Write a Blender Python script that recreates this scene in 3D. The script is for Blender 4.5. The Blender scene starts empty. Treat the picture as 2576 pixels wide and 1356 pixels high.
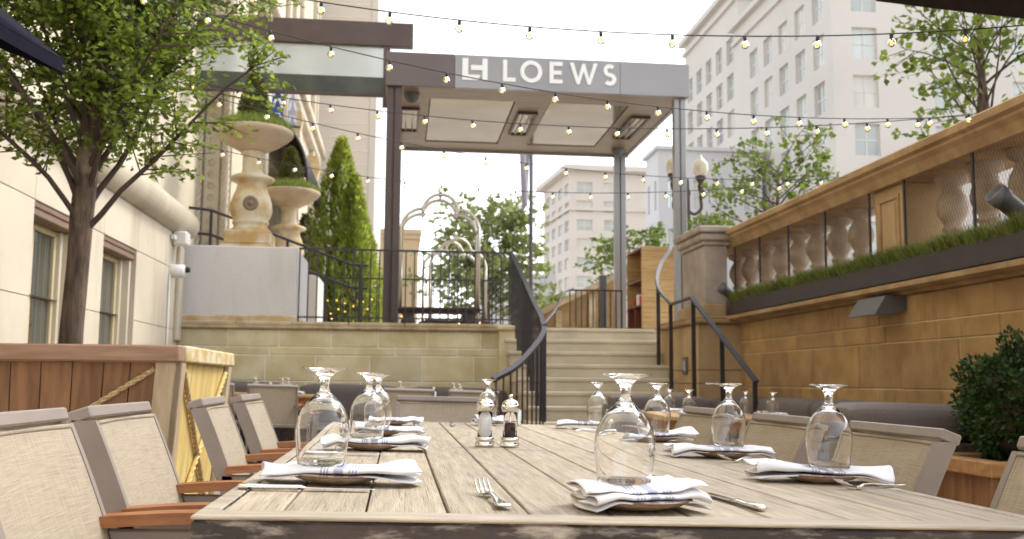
import bpy, math, random
import numpy as np
from mathutils import Matrix, Vector

# ------------------------------------------------------------------ camera
scene = bpy.context.scene
col = scene.collection
R_ = math.radians
cam_data = bpy.data.cameras.new('camera')
cam = bpy.data.objects.new('camera', cam_data)
col.objects.link(cam)
scene.camera = cam
cam_data.sensor_width = 36.0
cam_data.lens = 36.0 * 2500.0 / 2576.0
cam_data.clip_start = 0.05
cam_data.clip_end = 2000
cam.matrix_world = (Matrix.Translation((0, 0, .94)) @ Matrix.Rotation(-R_(6.486), 4, 'Z')
                    @ Matrix.Rotation(R_(90 + 6.436), 4, 'X') @ Matrix.Rotation(R_(.4), 4, 'Z'))
cam_data.dof.use_dof = True
cam_data.dof.focus_distance = 2.15
cam_data.dof.aperture_fstop = 7.0
cam_data.dof.aperture_blades = 7

# ------------------------------------------------------------------ sky and sun
SUN_EL, SUN_AZ = 50.0, 62.0          # degrees; azimuth from +y (behind the stairs) towards +x
world = bpy.data.worlds.new('World')
scene.world = world
world.use_nodes = True
wn = world.node_tree
for n in list(wn.nodes):
    wn.nodes.remove(n)
w_out = wn.nodes.new('ShaderNodeOutputWorld')
w_bg = wn.nodes.new('ShaderNodeBackground')
w_hs = wn.nodes.new('ShaderNodeHueSaturation')
w_sky = wn.nodes.new('ShaderNodeTexSky')
w_sky.sky_type = 'NISHITA'
w_sky.sun_disc = False
w_sky.sun_elevation = R_(SUN_EL)
w_sky.sun_rotation = R_(SUN_AZ)
w_sky.air_density = 1.0
w_sky.dust_density = 1.8
w_sky.ozone_density = 1.0
w_hs.inputs['Saturation'].default_value = .26
w_bg.inputs['Strength'].default_value = .15
wn.links.new(w_sky.outputs[0], w_hs.inputs['Color'])
wn.links.new(w_hs.outputs[0], w_bg.inputs['Color'])
wn.links.new(w_bg.outputs[0], w_out.inputs['Surface'])

sun_data = bpy.data.lights.new('sun', 'SUN')
sun_data.energy = .65
sun_data.angle = R_(14)
sun_data.color = (1.0, .93, .82)
sun = bpy.data.objects.new('sun', sun_data)
col.objects.link(sun)
_sd = Vector((math.sin(R_(SUN_AZ)) * math.cos(R_(SUN_EL)), math.cos(R_(SUN_AZ)) * math.cos(R_(SUN_EL)), math.sin(R_(SUN_EL))))
sun.rotation_euler = _sd.to_track_quat('Z', 'Y').to_euler()
sun.location = (0, 0, 30)

scene.view_settings.view_transform = 'Standard'
scene.view_settings.look = 'None'
scene.view_settings.gamma = 1.0
scene.view_settings.exposure = 1.68
scene.cycles.max_bounces = 14
scene.cycles.transmission_bounces = 14
scene.cycles.transparent_max_bounces = 16
scene.cycles.use_denoising = True
scene.cycles.sample_clamp_indirect = 6.0

# ------------------------------------------------------------------ helpers
rng = np.random.default_rng(7)
random.seed(7)

def tag(o, label=None, cat=None, group=None, kind=None):
    if label: o['label'] = label
    if cat: o['category'] = cat
    if group: o['group'] = group
    if kind: o['kind'] = kind
    return o

def empty(name, loc=(0, 0, 0), label=None, cat=None, group=None, M=None):
    o = bpy.data.objects.new(name, None)
    o.empty_display_size = .05
    col.objects.link(o)
    if M is not None:
        o.matrix_basis = M
    else:
        o.location = loc
    return tag(o, label, cat, group)

class MB:
    """collects shapes for ONE mesh object"""
    def __init__(s):
        s.v = []; s.f = []; s.sm = []; s.mi = []
    def add(s, vs, fs, smooth=False, mi=0, M=None):
        k = len(s.v)
        if M is not None:
            vs = [tuple(M @ Vector(p)) for p in vs]
        s.v.extend([tuple(p) for p in vs])
        s.f.extend([tuple(i + k for i in f) for f in fs])
        s.sm.extend([smooth] * len(fs)); s.mi.extend([mi] * len(fs))
        return s
    def box(s, x0, x1, y0, y1, z0, z1, mi=0, M=None):
        vs = [(x, y, z) for z in (z0, z1) for y in (y0, y1) for x in (x0, x1)]
        fs = [(0, 2, 3, 1), (4, 5, 7, 6), (0, 1, 5, 4), (2, 6, 7, 3), (0, 4, 6, 2), (1, 3, 7, 5)]
        return s.add(vs, fs, False, mi, M)
    def cbox(s, x0, x1, y0, y1, z0, z1, c=.005, mi=0, M=None):
        lo = (x0, y0, z0); hi = (x1, y1, z1)
        vs = []; idx = {}
        for i in (0, 1):
            for j in (0, 1):
                for k in (0, 1):
                    sg = (i, j, k)
                    for a in range(3):
                        p = []
                        for b in range(3):
                            e = hi[b] if sg[b] else lo[b]
                            if b != a:
                                e += -c if sg[b] else c
                            p.append(e)
                        idx[(i, j, k, a)] = len(vs); vs.append(tuple(p))
        fs = []
        for a in range(3):
            b, d = [q for q in range(3) if q != a]
            for sgn in (0, 1):
                q = []
                for (u, w) in ((0, 0), (1, 0), (1, 1), (0, 1)):
                    t = [0, 0, 0]; t[a] = sgn; t[b] = u; t[d] = w
                    q.append(idx[(*t, a)])
                flip = (sgn == 0) ^ (a == 1)
                fs.append(tuple(reversed(q)) if flip else tuple(q))
        for a in range(3):          # edges along axis a
            b, d = [q for q in range(3) if q != a]
            for u in (0, 1):
                for w in (0, 1):
                    t0 = [0, 0, 0]; t0[b] = u; t0[d] = w
                    t1 = list(t0); t1[a] = 1
                    fs.append((idx[(*t0, b)], idx[(*t1, b)], idx[(*t1, d)], idx[(*t0, d)]))
        for i in (0, 1):
            for j in (0, 1):
                for k in (0, 1):
                    fs.append((idx[(i, j, k, 0)], idx[(i, j, k, 1)], idx[(i, j, k, 2)]))
        return s.add(vs, fs, False, mi, M)
    def lathe(s, prof, seg=24, c=(0, 0, 0), closed=False, smooth=True, mi=0, M=None, ripple=None):
        vs = []; fs = []
        n = len(prof)
        for i in range(seg):
            a = 2 * math.pi * i / seg
            for j, (r, z) in enumerate(prof):
                q = r
                if ripple and j in ripple:
                    q = r * (1 + ripple[j] * (1 if i % 2 else -1))
                vs.append((c[0] + q * math.cos(a), c[1] + q * math.sin(a), c[2] + z))
        m = n if closed else n - 1
        for i in range(seg):
            i2 = (i + 1) % seg
            for j in range(m):
                j2 = (j + 1) % n
                fs.append((i * n + j, i2 * n + j, i2 * n + j2, i * n + j2))
        return s.add(vs, fs, smooth, mi, M)
    def tube(s, path, r, seg=8, caps=True, smooth=True, mi=0, M=None, flat=None, closed=False):
        """path: points; r: radius or list; flat=(a,b): rectangular a x b section"""
        P = [Vector(p) for p in path]; n = len(P)
        rs = r if isinstance(r, (list, tuple, np.ndarray)) else [r] * n
        T = []
        for i in range(n):
            if closed:
                t = P[(i + 1) % n] - P[(i - 1) % n]
            else:
                t = (P[min(i + 1, n - 1)] - P[max(i - 1, 0)])
            T.append(t.normalized() if t.length > 1e-9 else Vector((0, 0, 1)))
        up = Vector((0, 0, 1)) if abs(T[0].z) < .95 else Vector((0, 1, 0))
        N = (up - T[0] * up.dot(T[0])).normalized()
        vs = []; fs = []
        for i in range(n):
            N = (N - T[i] * N.dot(T[i]))
            N = N.normalized() if N.length > 1e-6 else T[i].orthogonal().normalized()
            B = T[i].cross(N)
            if flat:
                sec = [(-flat[0] / 2, -flat[1] / 2), (flat[0] / 2, -flat[1] / 2), (flat[0] / 2, flat[1] / 2), (-flat[0] / 2, flat[1] / 2)]
                for (a, b) in sec:
                    vs.append(P[i] + B * a + N * b)
            else:
                for k in range(seg):
                    a = 2 * math.pi * k / seg
                    vs.append(P[i] + N * (math.cos(a) * rs[i]) + B * (math.sin(a) * rs[i]))
        m = 4 if flat else seg
        for i in range(n if closed else n - 1):
            i2 = (i + 1) % n
            for k in range(m):
                k2 = (k + 1) % m
                fs.append((i * m + k, i * m + k2, i2 * m + k2, i2 * m + k))
        if caps and not closed:
            fs.append(tuple(range(m - 1, -1, -1)))
            fs.append(tuple((n - 1) * m + k for k in range(m)))
        return s.add(vs, fs, smooth and not flat, mi, M)
    def prism(s, poly, y0, y1, mi=0, M=None):
        """poly: (x,z) points, counter-clockwise seen from -y; extruded y0..y1"""
        n = len(poly)
        vs = [(x, y0, z) for x, z in poly] + [(x, y1, z) for x, z in poly]
        fs = [tuple(range(n)), tuple(range(2 * n - 1, n - 1, -1))]
        for i in range(n):
            j = (i + 1) % n
            fs.append((i, i + n, j + n, j))
        return s.add(vs, fs, False, mi, M)
    def stroke(s, pts, w, y0, y1, mi=0, closed=False):
        """flat stroke of width w along (x,z) points, extruded y0..y1"""
        n = len(pts); L = []; Rr = []
        for i in range(n):
            a = np.array(pts[(i - 1) % n] if (closed or i > 0) else pts[i], float)
            b = np.array(pts[(i + 1) % n] if (closed or i < n - 1) else pts[i], float)
            p = np.array(pts[i], float)
            d1 = p - a; d2 = b - p
            d1 = d1 / (np.linalg.norm(d1) or 1); d2 = d2 / (np.linalg.norm(d2) or 1)
            if not closed and i == 0: d1 = d2
            if not closed and i == n - 1: d2 = d1
            t = d1 + d2; t = t / (np.linalg.norm(t) or 1)
            nn = np.array([-t[1], t[0]])
            c = max(.35, float(np.dot(nn, np.array([-d1[1], d1[0]]))))
            L.append(p + nn * w / 2 / c); Rr.append(p - nn * w / 2 / c)
        vs = []
        for i in range(n):
            vs += [(L[i][0], y0, L[i][1]), (Rr[i][0], y0, Rr[i][1]), (L[i][0], y1, L[i][1]), (Rr[i][0], y1, Rr[i][1])]
        fs = []
        for i in range(n if closed else n - 1):
            a = 4 * i; b = 4 * ((i + 1) % n)
            fs += [(a, a + 1, b + 1, b), (a + 2, b + 2, b + 3, a + 3), (a, b, b + 2, a + 2), (a + 1, a + 3, b + 3, b + 1)]
        if not closed:
            e = 4 * (n - 1)
            fs += [(0, 2, 3, 1), (e, e + 1, e + 3, e + 2)]
        return s.add(vs, fs, False, mi)
    def mesh(s, name, mats, origin=(0, 0, 0)):
        me = bpy.data.meshes.new(name)
        o = origin
        me.from_pydata([(p[0] - o[0], p[1] - o[1], p[2] - o[2]) for p in s.v], [], s.f)
        me.polygons.foreach_set('use_smooth', s.sm)
        for m in (mats if isinstance(mats, (list, tuple)) else [mats]):
            me.materials.append(m)
        me.polygons.foreach_set('material_index', s.mi)
        me.update()
        return me
    def build(s, name, mats, parent=None, origin=None):
        """world-space shapes; the object's origin goes to its parent's location (or `origin`)"""
        base = Vector((0, 0, 0))
        q = parent
        while q is not None:
            base += q.location; q = q.parent
        loc = Vector(origin) if origin is not None else Vector((0, 0, 0))
        return obj(name, s.mesh(name, mats, base + loc), parent, loc)

def obj(name, me, parent=None, loc=(0, 0, 0), M=None):
    o = bpy.data.objects.new(name, me)
    col.objects.link(o)
    if parent is not None:
        o.parent = parent
        PARTS.setdefault(parent.name, []).append(o)
    if M is not None:
        o.matrix_basis = M
    else:
        o.location = loc
    return o
PARTS = {}

def copy_tree(o, parent=None):
    c = o.copy(); col.objects.link(c); c.parent = parent
    if parent is not None:
        PARTS.setdefault(parent.name, []).append(c)
    for ch in PARTS.get(o.name, []):
        copy_tree(ch, c)
    return c

# patio falls towards the right for drainage: everything standing on it is laid out in this frame
TILT = Matrix.Translation((.3, 0, 0)) @ Matrix.Rotation(R_(1.3), 4, 'Y') @ Matrix.Translation((-.3, 0, 0))
def on_patio(x, y, z=0, rz=0):
    return TILT @ Matrix.Translation((x, y, z)) @ Matrix.Rotation(rz, 4, 'Z')

# ------------------------------------------------------------------ materials
def mat(name, c, rough=.6, metal=0., var=.12, scale=6., stretch=(1, 1, 1), bump=0., bscale=60., rnd=0., c2=None,
        lo=.35, hi=.65, spec=.5, coords='pos', detail=6., emit=None, trans=0., ior=1.5, stain=None, coat=0.):
    m = bpy.data.materials.new(name)
    m.use_nodes = True
    nt = m.node_tree; N = nt.nodes; L = nt.links
    b = N['Principled BSDF']
    b.inputs['Roughness'].default_value = rough
    b.inputs['Metallic'].default_value = metal
    b.inputs['IOR'].default_value = ior
    b.inputs['Specular IOR Level'].default_value = spec
    b.inputs['Transmission Weight'].default_value = trans
    b.inputs['Coat Weight'].default_value = coat
    if emit:
        b.inputs['Emission Color'].default_value = (*emit[0], 1)
        b.inputs['Emission Strength'].default_value = emit[1]
    if coords == 'pos':
        src = N.new('ShaderNodeNewGeometry').outputs['Position']
    else:
        src = N.new('ShaderNodeTexCoord').outputs['Object']
    mp = N.new('ShaderNodeMapping'); mp.inputs['Scale'].default_value = stretch
    L.new(src, mp.inputs['Vector'])
    vec = mp.outputs[0]
    if rnd and coords == 'obj':
        oi = N.new('ShaderNodeObjectInfo')
        sc_ = N.new('ShaderNodeVectorMath'); sc_.operation = 'ADD'
        mul = N.new('ShaderNodeMath'); mul.operation = 'MULTIPLY'; mul.inputs[1].default_value = 37.
        L.new(oi.outputs['Random'], mul.inputs[0]); L.new(vec, sc_.inputs[0]); L.new(mul.outputs[0], sc_.inputs[1])
        vec = sc_.outputs[0]
    cur = None
    if var or c2:
        nz = N.new('ShaderNodeTexNoise'); nz.inputs['Scale'].default_value = scale; nz.inputs['Detail'].default_value = detail
        L.new(vec, nz.inputs['Vector'])
        cr = N.new('ShaderNodeValToRGB')
        a = c2 if c2 else tuple(max(0, q * (1 - var)) for q in c)
        d = c if c2 else tuple(min(1, q * (1 + var)) for q in c)
        cr.color_ramp.elements[0].position = lo; cr.color_ramp.elements[0].color = (*a, 1)
        cr.color_ramp.elements[1].position = hi; cr.color_ramp.elements[1].color = (*d, 1)
        L.new(nz.outputs[0], cr.inputs[0]); cur = cr.outputs[0]
    if stain:                        # (colour, scale, lo, hi, stretch)
        mp2 = N.new('ShaderNodeMapping'); mp2.inputs['Scale'].default_value = stain[4]; mp2.inputs['Location'].default_value = (3.7, 1.3, 9.1)
        L.new(src if not (rnd and coords == 'obj') else vec, mp2.inputs['Vector'])
        n2 = N.new('ShaderNodeTexNoise'); n2.inputs['Scale'].default_value = stain[1]; n2.inputs['Detail'].default_value = 8.; n2.inputs['Roughness'].default_value = .65
        L.new(mp2.outputs[0], n2.inputs['Vector'])
        r2 = N.new('ShaderNodeMapRange'); r2.inputs[1].default_value = stain[2]; r2.inputs[2].default_value = stain[3]
        L.new(n2.outputs[0], r2.inputs[0])
        mx = N.new('ShaderNodeMix'); mx.data_type = 'RGBA'
        L.new(r2.outputs[0], mx.inputs[0])
        if cur: L.new(cur, mx.inputs[6])
        else: mx.inputs[6].default_value = (*c, 1)
        mx.inputs[7].default_value = (*stain[0], 1)
        cur = mx.outputs[2]
    if rnd:
        oi2 = N.new('ShaderNodeObjectInfo')
        mr = N.new('ShaderNodeMapRange'); mr.inputs[3].default_value = 1 - rnd; mr.inputs[4].default_value = 1 + rnd
        L.new(oi2.outputs['Random'], mr.inputs[0])
        hs = N.new('ShaderNodeHueSaturation')
        if cur: L.new(cur, hs.inputs['Color'])
        else: hs.inputs['Color'].default_value = (*c, 1)
        L.new(mr.outputs[0], hs.inputs['Value']); cur = hs.outputs[0]
    if cur: L.new(cur, b.inputs['Base Color'])
    else: b.inputs['Base Color'].default_value = (*c, 1)
    if bump:
        nb = N.new('ShaderNodeTexNoise'); nb.inputs['Scale'].default_value = bscale; nb.inputs['Detail'].default_value = 5.
        L.new(vec, nb.inputs['Vector'])
        bp = N.new('ShaderNodeBump'); bp.inputs['Strength'].default_value = bump; bp.inputs['Distance'].default_value = .01
        L.new(nb.outputs[0], bp.inputs['Height']); L.new(bp.outputs[0], b.inputs['Normal'])
    return m

def leaf_mat(name, dark, light, trans=.35, rough=.45):
    m = bpy.data.materials.new(name); m.use_nodes = True
    nt = m.node_tree; N = nt.nodes; L = nt.links
    b = N['Principled BSDF']; b.inputs['Roughness'].default_value = rough
    at = N.new('ShaderNodeAttribute'); at.attribute_name = 'shade'
    cr = N.new('ShaderNodeValToRGB')
    cr.color_ramp.elements[0].color = (*dark, 1); cr.color_ramp.elements[1].color = (*light, 1)
    L.new(at.outputs['Fac'], cr.inputs[0]); L.new(cr.outputs[0], b.inputs['Base Color'])
    tr = N.new('ShaderNodeBsdfTranslucent'); L.new(cr.outputs[0], tr.inputs['Color'])
    mx = N.new('ShaderNodeMixShader'); mx.inputs[0].default_value = trans
    L.new(b.outputs[0], mx.inputs[1]); L.new(tr.outputs[0], mx.inputs[2])
    L.new(mx.outputs[0], N['Material Output'].inputs['Surface'])
    return m

def leaf_mesh(name, pos, dirs, length, width, material, shade=None, fold=.25, rnd=rng):
    """many small folded leaves: pos (n,3), dirs (n,3) axis; one mesh"""
    n = len(pos)
    pos = np.asarray(pos, float); d = np.asarray(dirs, float)
    d /= np.linalg.norm(d, axis=1)[:, None] + 1e-9
    r = rnd.normal(size=(n, 3)); side = np.cross(d, r); side /= np.linalg.norm(side, axis=1)[:, None] + 1e-9
    nor = np.cross(side, d)
    ln = length * rnd.uniform(.65, 1.25, (n, 1)); wd = width * rnd.uniform(.7, 1.2, (n, 1))
    a = pos; t = pos + d * ln
    m1 = pos + d * ln * .45 + side * wd / 2 + nor * wd * fold
    m2 = pos + d * ln * .45 - side * wd / 2 + nor * wd * fold
    V = np.stack([a, m1, t, m2], 1).reshape(-1, 3)
    me = bpy.data.meshes.new(name)
    me.vertices.add(4 * n); me.vertices.foreach_set('co', V.ravel())
    me.loops.add(6 * n); me.polygons.add(2 * n)
    base = np.arange(n)[:, None] * 4
    idx = (base + np.array([[0, 1, 2, 0, 2, 3]])).ravel()
    me.loops.foreach_set('vertex_index', idx.astype(np.int32))
    me.polygons.foreach_set('loop_start', (np.arange(2 * n) * 3).astype(np.int32))
    me.polygons.foreach_set('loop_total', np.full(2 * n, 3, np.int32))
    me.update(calc_edges=True)
    if shade is None: shade = rnd.uniform(0, 1, n)
    at = me.attributes.new('shade', 'FLOAT', 'POINT'); at.data.foreach_set('value', np.repeat(shade, 4).astype(np.float32))
    me.materials.append(material)
    return me

def blades_mesh(name, pos, height, width, material, lean=.5, rnd=rng):
    n = len(pos); pos = np.asarray(pos, float)
    h = height * rnd.uniform(.5, 1.25, (n, 1))
    a = rnd.uniform(0, 2 * math.pi, n); s = np.stack([np.cos(a), np.sin(a), 0 * a], 1) * width / 2
    ln = rnd.normal(0, lean, (n, 3)) * h; ln[:, 2] = 0
    t = pos + ln * .8 + np.array([0, 0, 1]) * h
    V = np.stack([pos - s, pos + s, t], 1).reshape(-1, 3)
    me = bpy.data.meshes.new(name)
    me.vertices.add(3 * n); me.vertices.foreach_set('co', V.ravel())
    me.loops.add(3 * n); me.polygons.add(n)
    me.loops.foreach_set('vertex_index', np.arange(3 * n, dtype=np.int32))
    me.polygons.foreach_set('loop_start', (np.arange(n) * 3).astype(np.int32))
    me.polygons.foreach_set('loop_total', np.full(n, 3, np.int32))
    me.update(calc_edges=True)
    at = me.attributes.new('shade', 'FLOAT', 'POINT'); at.data.foreach_set('value', np.repeat(rnd.uniform(0, 1, n), 3).astype(np.float32))
    me.materials.append(material)
    return me

M = {}
M['cream'] = mat('cream_limestone', (.55, .485, .375), .75, var=.07, scale=1.5, bump=.12, bscale=90, rnd=.05,
                stain=((.40, .335, .235), 1.6, .52, .80, (1, 1, .25)))
M['cream_up'] = mat('cream_limestone_upper', (.60, .53, .40), .8, var=.08, scale=1.2, bump=.1, bscale=60)
M['wall_stone'] = mat('yellow_sandstone', (.64, .57, .38), .85, c2=(.53, .44, .24), scale=3.2, lo=.38, hi=.62, bump=.3, bscale=55, rnd=.13)
M['brown_stone'] = mat('brown_sandstone', (.41, .265, .115), .85, c2=(.31, .185, .075), scale=4.2, lo=.36, hi=.64, bump=.35, bscale=50, rnd=.16,
                       stain=((.17, .095, .045), 2.2, .55, .78, (1, 1.6, .4)))
M['mortar'] = mat('mortar', (.85, .80, .70), .95, var=.1)
M['mortar_dark'] = mat('mortar_brown', (.66, .53, .36), .95, var=.1)
M['cope'] = mat('coping_stone', (.52, .42, .27), .8, c2=(.36, .26, .15), scale=5, bump=.3, bscale=60)
M['cope_brown'] = mat('brown_coping_stone', (.42, .285, .145), .8, c2=(.28, .175, .085), scale=4, bump=.3, bscale=60, stain=((.13, .08, .05), 3, .58, .8, (1, 1, .5)))
M['step'] = mat('step_stone', (.56, .49, .37), .8, var=.1, scale=3, bump=.15, bscale=80, rnd=.03)
M['granite'] = mat('grey_granite', (.62, .60, .575), .7, c2=(.56, .54, .515), scale=50, lo=.4, hi=.6, detail=3, bump=.08, bscale=200,
                  stain=((.44, .41, .38), 1.6, .52, .85, (1, 1, .35)))
M['urn'] = mat('urn_limestone', (.58, .51, .37), .8, c2=(.44, .28, .11), scale=3.6, lo=.38, hi=.60, bump=.2, bscale=60)
M['urn_bowl'] = mat('urn_bowl_limestone', (.52, .43, .31), .8, c2=(.42, .31, .21), scale=2.5, bump=.2, bscale=60)
M['bronze'] = mat('dark_bronze_steel', (.085, .058, .05), .38, metal=.35, var=.08, scale=3)
M['fascia'] = mat('satin_fascia_metal', (.29, .28, .28), .36, metal=.35, var=.05, scale=1.5)
M['fascia_brown'] = mat('brown_fascia_metal', (.13, .10, .092), .36, metal=.35, var=.06, scale=1.5)
M['iron'] = mat('black_iron', (.035, .028, .03), .42, metal=.2, var=.1, scale=20)
M['rail'] = mat('worn_rail_steel', (.05, .048, .058), .55, metal=.0, var=.1, scale=8)
M['white'] = mat('white_lettering', (.85, .85, .85), .5, var=0)
M['ceil_wood'] = mat('canopy_soffit', (.27, .205, .145), .35, c2=(.20, .145, .10), scale=2, stretch=(1, 8, 8))
M['ceil_panel'] = mat('glossy_ceiling_panel', (.38, .34, .26), .10, metal=.75, c2=(.29, .255, .19), scale=1.6)
M['steel'] = mat('polished_steel', (.78, .76, .72), .09, metal=1, var=0)
M['cart'] = mat('brushed_cart_tube', (.62, .58, .50), .28, metal=.85, var=.05, scale=4)
M['carpet'] = mat('dark_red_deck', (.07, .03, .03), .8, var=.2, scale=80)
M['rubber'] = mat('dark_rubber', (.02, .02, .02), .6, var=.1)
M['yellow_wood'] = mat('yellow_board', (.66, .51, .20), .6, c2=(.54, .37, .11), scale=4, stretch=(7, 7, .9), rnd=.08, bump=.15, bscale=30)
M['cedar'] = mat('brown_cedar', (.30, .15, .068), .6, c2=(.18, .085, .038), scale=3, stretch=(9, 9, 1.0), rnd=.2, bump=.25, bscale=30)
M['cedar_lip'] = mat('weathered_cedar_lip', (.36, .23, .15), .6, c2=(.25, .14, .085), scale=3, stretch=(1.0, 9, 9), bump=.2, bscale=30)
M['birch'] = mat('streaked_pale_board', (.62, .54, .37), .6, c2=(.50, .36, .14), scale=5, stretch=(5, 1.5, 3), lo=.42, hi=.58)
M['post_wood'] = mat('tan_post_wood', (.50, .40, .27), .6, c2=(.38, .28, .17), scale=3, stretch=(9, 9, 1.2), bump=.15, bscale=30)
M['rope'] = mat('sisal_rope', (.52, .38, .20), .9, var=.3, scale=60, bump=.4, bscale=200)
M['table'] = mat('bleached_table_plank', (.44, .365, .265), .62, c2=(.295, .24, .17), scale=5, stretch=(14, 1.1, 14), rnd=.10, bump=.35, bscale=26, coords='obj', lo=.34, hi=.66,
                 stain=((.085, .06, .04), 8, .57, .64, (6, .55, 6)))
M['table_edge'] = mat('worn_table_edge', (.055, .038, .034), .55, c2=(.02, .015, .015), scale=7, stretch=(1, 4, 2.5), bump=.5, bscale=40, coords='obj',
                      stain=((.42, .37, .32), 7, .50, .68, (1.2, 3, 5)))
M['table_trim'] = mat('table_trim_wood', (.42, .36, .275), .55, c2=(.29, .24, .18), scale=6, stretch=(1.2, 8, 8), bump=.3, bscale=30, coords='obj')
M['frame'] = mat('taupe_chair_frame', (.27, .225, .195), .45, metal=.05, var=.05, scale=10)
M['teak'] = mat('teak_armrest', (.36, .135, .035), .38, c2=(.25, .08, .02), scale=5, stretch=(2, 12, 12), coords='obj', rnd=.05)
M['sofa'] = mat('grey_taupe_upholstery', (.135, .112, .102), .9, var=.12, scale=90, bump=.3, bscale=350)
M['wicker'] = mat('brown_wicker', (.13, .10, .085), .7, c2=(.05, .04, .035), scale=30, stretch=(3, 3, 1), bump=.6, bscale=70)
M['black_metal'] = mat('charcoal_box', (.032, .026, .026), .5, var=.15, scale=6)
M['fixture'] = mat('grey_fixture', (.12, .12, .125), .45, metal=.3, var=.05)
M['soil'] = mat('soil', (.05, .035, .02), .95, var=.3, scale=40)
M['bark'] = mat('grey_brown_bark', (.15, .10, .065), .85, c2=(.05, .033, .024), scale=9, stretch=(3, 3, .6), bump=.7, bscale=30,
                stain=((.26, .22, .15), 5, .56, .74, (1, 1, .7)))
M['twig'] = mat('dark_twig', (.06, .04, .028), .8, var=.2)
M['leaf'] = leaf_mat('elm_leaf', (.065, .105, .014), (.36, .46, .065), .55)
M['leaf_bright'] = leaf_mat('arborvitae_leaf', (.12, .16, .02), (.55, .62, .11), .6)
M['leaf_box'] = leaf_mat('boxwood_leaf', (.010, .030, .006), (.05, .11, .018), .22, .35)
M['leaf_olive'] = leaf_mat('olive_boxwood_leaf', (.06, .07, .014), (.20, .20, .045), .35)
M['leaf_maple'] = leaf_mat('maple_leaf', (.075, .12, .015), (.24, .32, .05), .45)
M['leaf_far'] = leaf_mat('street_tree_leaf', (.14, .17, .05), (.40, .44, .16), .55)
M['grass_light'] = leaf_mat('urn_grass', (.10, .14, .02), (.36, .44, .09), .45)
M['grass'] = leaf_mat('fine_grass', (.05, .085, .010), (.30, .34, .08), .4)
M['china'] = mat('tan_stoneware', (.60, .47, .34), .25, c2=(.45, .29, .17), scale=30, lo=.42, hi=.6)
M['china_rim'] = mat('brown_glaze_rim', (.22, .10, .045), .3, var=.2, scale=60)
M['glass'] = mat('clear_glass', (1, 1, 1), 0., trans=1., var=0, ior=1.45)
M['acrylic'] = mat('clear_acrylic', (1, 1, 1), .0, trans=1., var=0, ior=1.18)
M['salt'] = mat('white_salt', (.9, .9, .9), .8, var=.03, scale=300, bump=.4, bscale=500)
M['pepper'] = mat('peppercorns', (.10, .045, .025), .7, c2=(.025, .015, .012), scale=120, lo=.4, hi=.6, bump=.8, bscale=200, detail=2)
M['socket'] = mat('bulb_socket', (.025, .025, .022), .5, var=0)
M['filament'] = mat('lit_filament', (1, .8, .3), .5, var=0, emit=((1, .52, .03), .9))
M['fairy'] = mat('fairy_bulb', (1, .8, .4), .5, var=0, emit=((1, .45, .05), .7))
M['win_frame'] = mat('window_frame_paint', (.56, .47, .28), .45, var=.04)
M['win_brown'] = mat('window_head_brown', (.20, .13, .085), .5, var=.1)
M['pane'] = mat('window_pane', (.05, .055, .05), .04, var=.2, scale=1.2, spec=.9, coat=.4)
M['curtain'] = mat('curtain', (.42, .36, .28), .9, var=.2, scale=3, stretch=(1, 9, .3))
M['glass_panel'] = mat('frosted_glass_fascia', (.72, .76, .76), .18, trans=.55, var=.05, scale=1.5, ior=1.3)
M['tint_glass'] = mat('tinted_glass', (.10, .11, .09), .08, trans=.35, var=.25, scale=2, ior=1.3)
M['paving'] = mat('street_paving', (.36, .33, .30), .9, var=.1, scale=.8, bump=.2, bscale=20)
M['patio'] = mat('patio_stone', (.20, .16, .13), .8, var=.2, scale=2, bump=.2, bscale=30)
M['terrace'] = mat('terrace_stone', (.42, .36, .27), .85, var=.12, scale=2)
M['far_white'] = mat('pale_office_stone', (.58, .535, .48), .8, var=.05, scale=.10)
M['far_cream'] = mat('cream_apartment_stone', (.60, .54, .47), .8, var=.04, scale=.2)
M['far_grey'] = mat('grey_office_stone', (.58, .56, .55), .8, var=.03, scale=.2)
M['far_tan'] = mat('tan_brick', (.52, .38, .23), .85, var=.06, scale=.5)
M['far_pane'] = mat('office_pane', (.48, .50, .46), .08, var=.2, scale=.15, spec=.9)
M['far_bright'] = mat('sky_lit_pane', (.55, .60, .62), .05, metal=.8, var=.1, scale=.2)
M['far_frame'] = mat('office_window_frame', (.62, .59, .54), .5, var=0)
M['lamp_iron'] = mat('lamp_bronze', (.06, .04, .03), .5, metal=.2, var=.2)
M['globe'] = mat('milky_lamp_globe', (.62, .56, .42), .25, var=.04, trans=.25)
M['umbrella'] = mat('navy_umbrella_cloth', (.008, .007, .016), .9, spec=.1, var=.2, scale=30, bump=.1, bscale=300)
M['umbrella_brown'] = mat('dark_umbrella_cloth', (.022, .014, .012), .75, var=.2, scale=30)
M['flag'] = mat('flag_cloth', (.48, .46, .54), .8, var=.1, scale=2)
M['camera_white'] = mat('white_plastic', (.72, .70, .66), .4, var=.03)
M['host'] = mat('oak_host_stand', (.55, .36, .16), .5, c2=(.42, .25, .09), scale=3, stretch=(.8, 8, 9), rnd=.06)
M['host_red'] = mat('mahogany_side', (.22, .065, .03), .45, c2=(.14, .04, .02), scale=3, stretch=(8, 8, 1))
M['red'] = mat('red_item', (.45, .02, .02), .5, var=.1)
M['mesh'] = mat('rusty_expanded_mesh', (.055, .032, .022), .7, var=.2, scale=30)
M['bal'] = mat('weathered_baluster', (.46, .38, .30), .85, c2=(.33, .25, .185), scale=6, bump=.3, bscale=60, rnd=.08)

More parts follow.
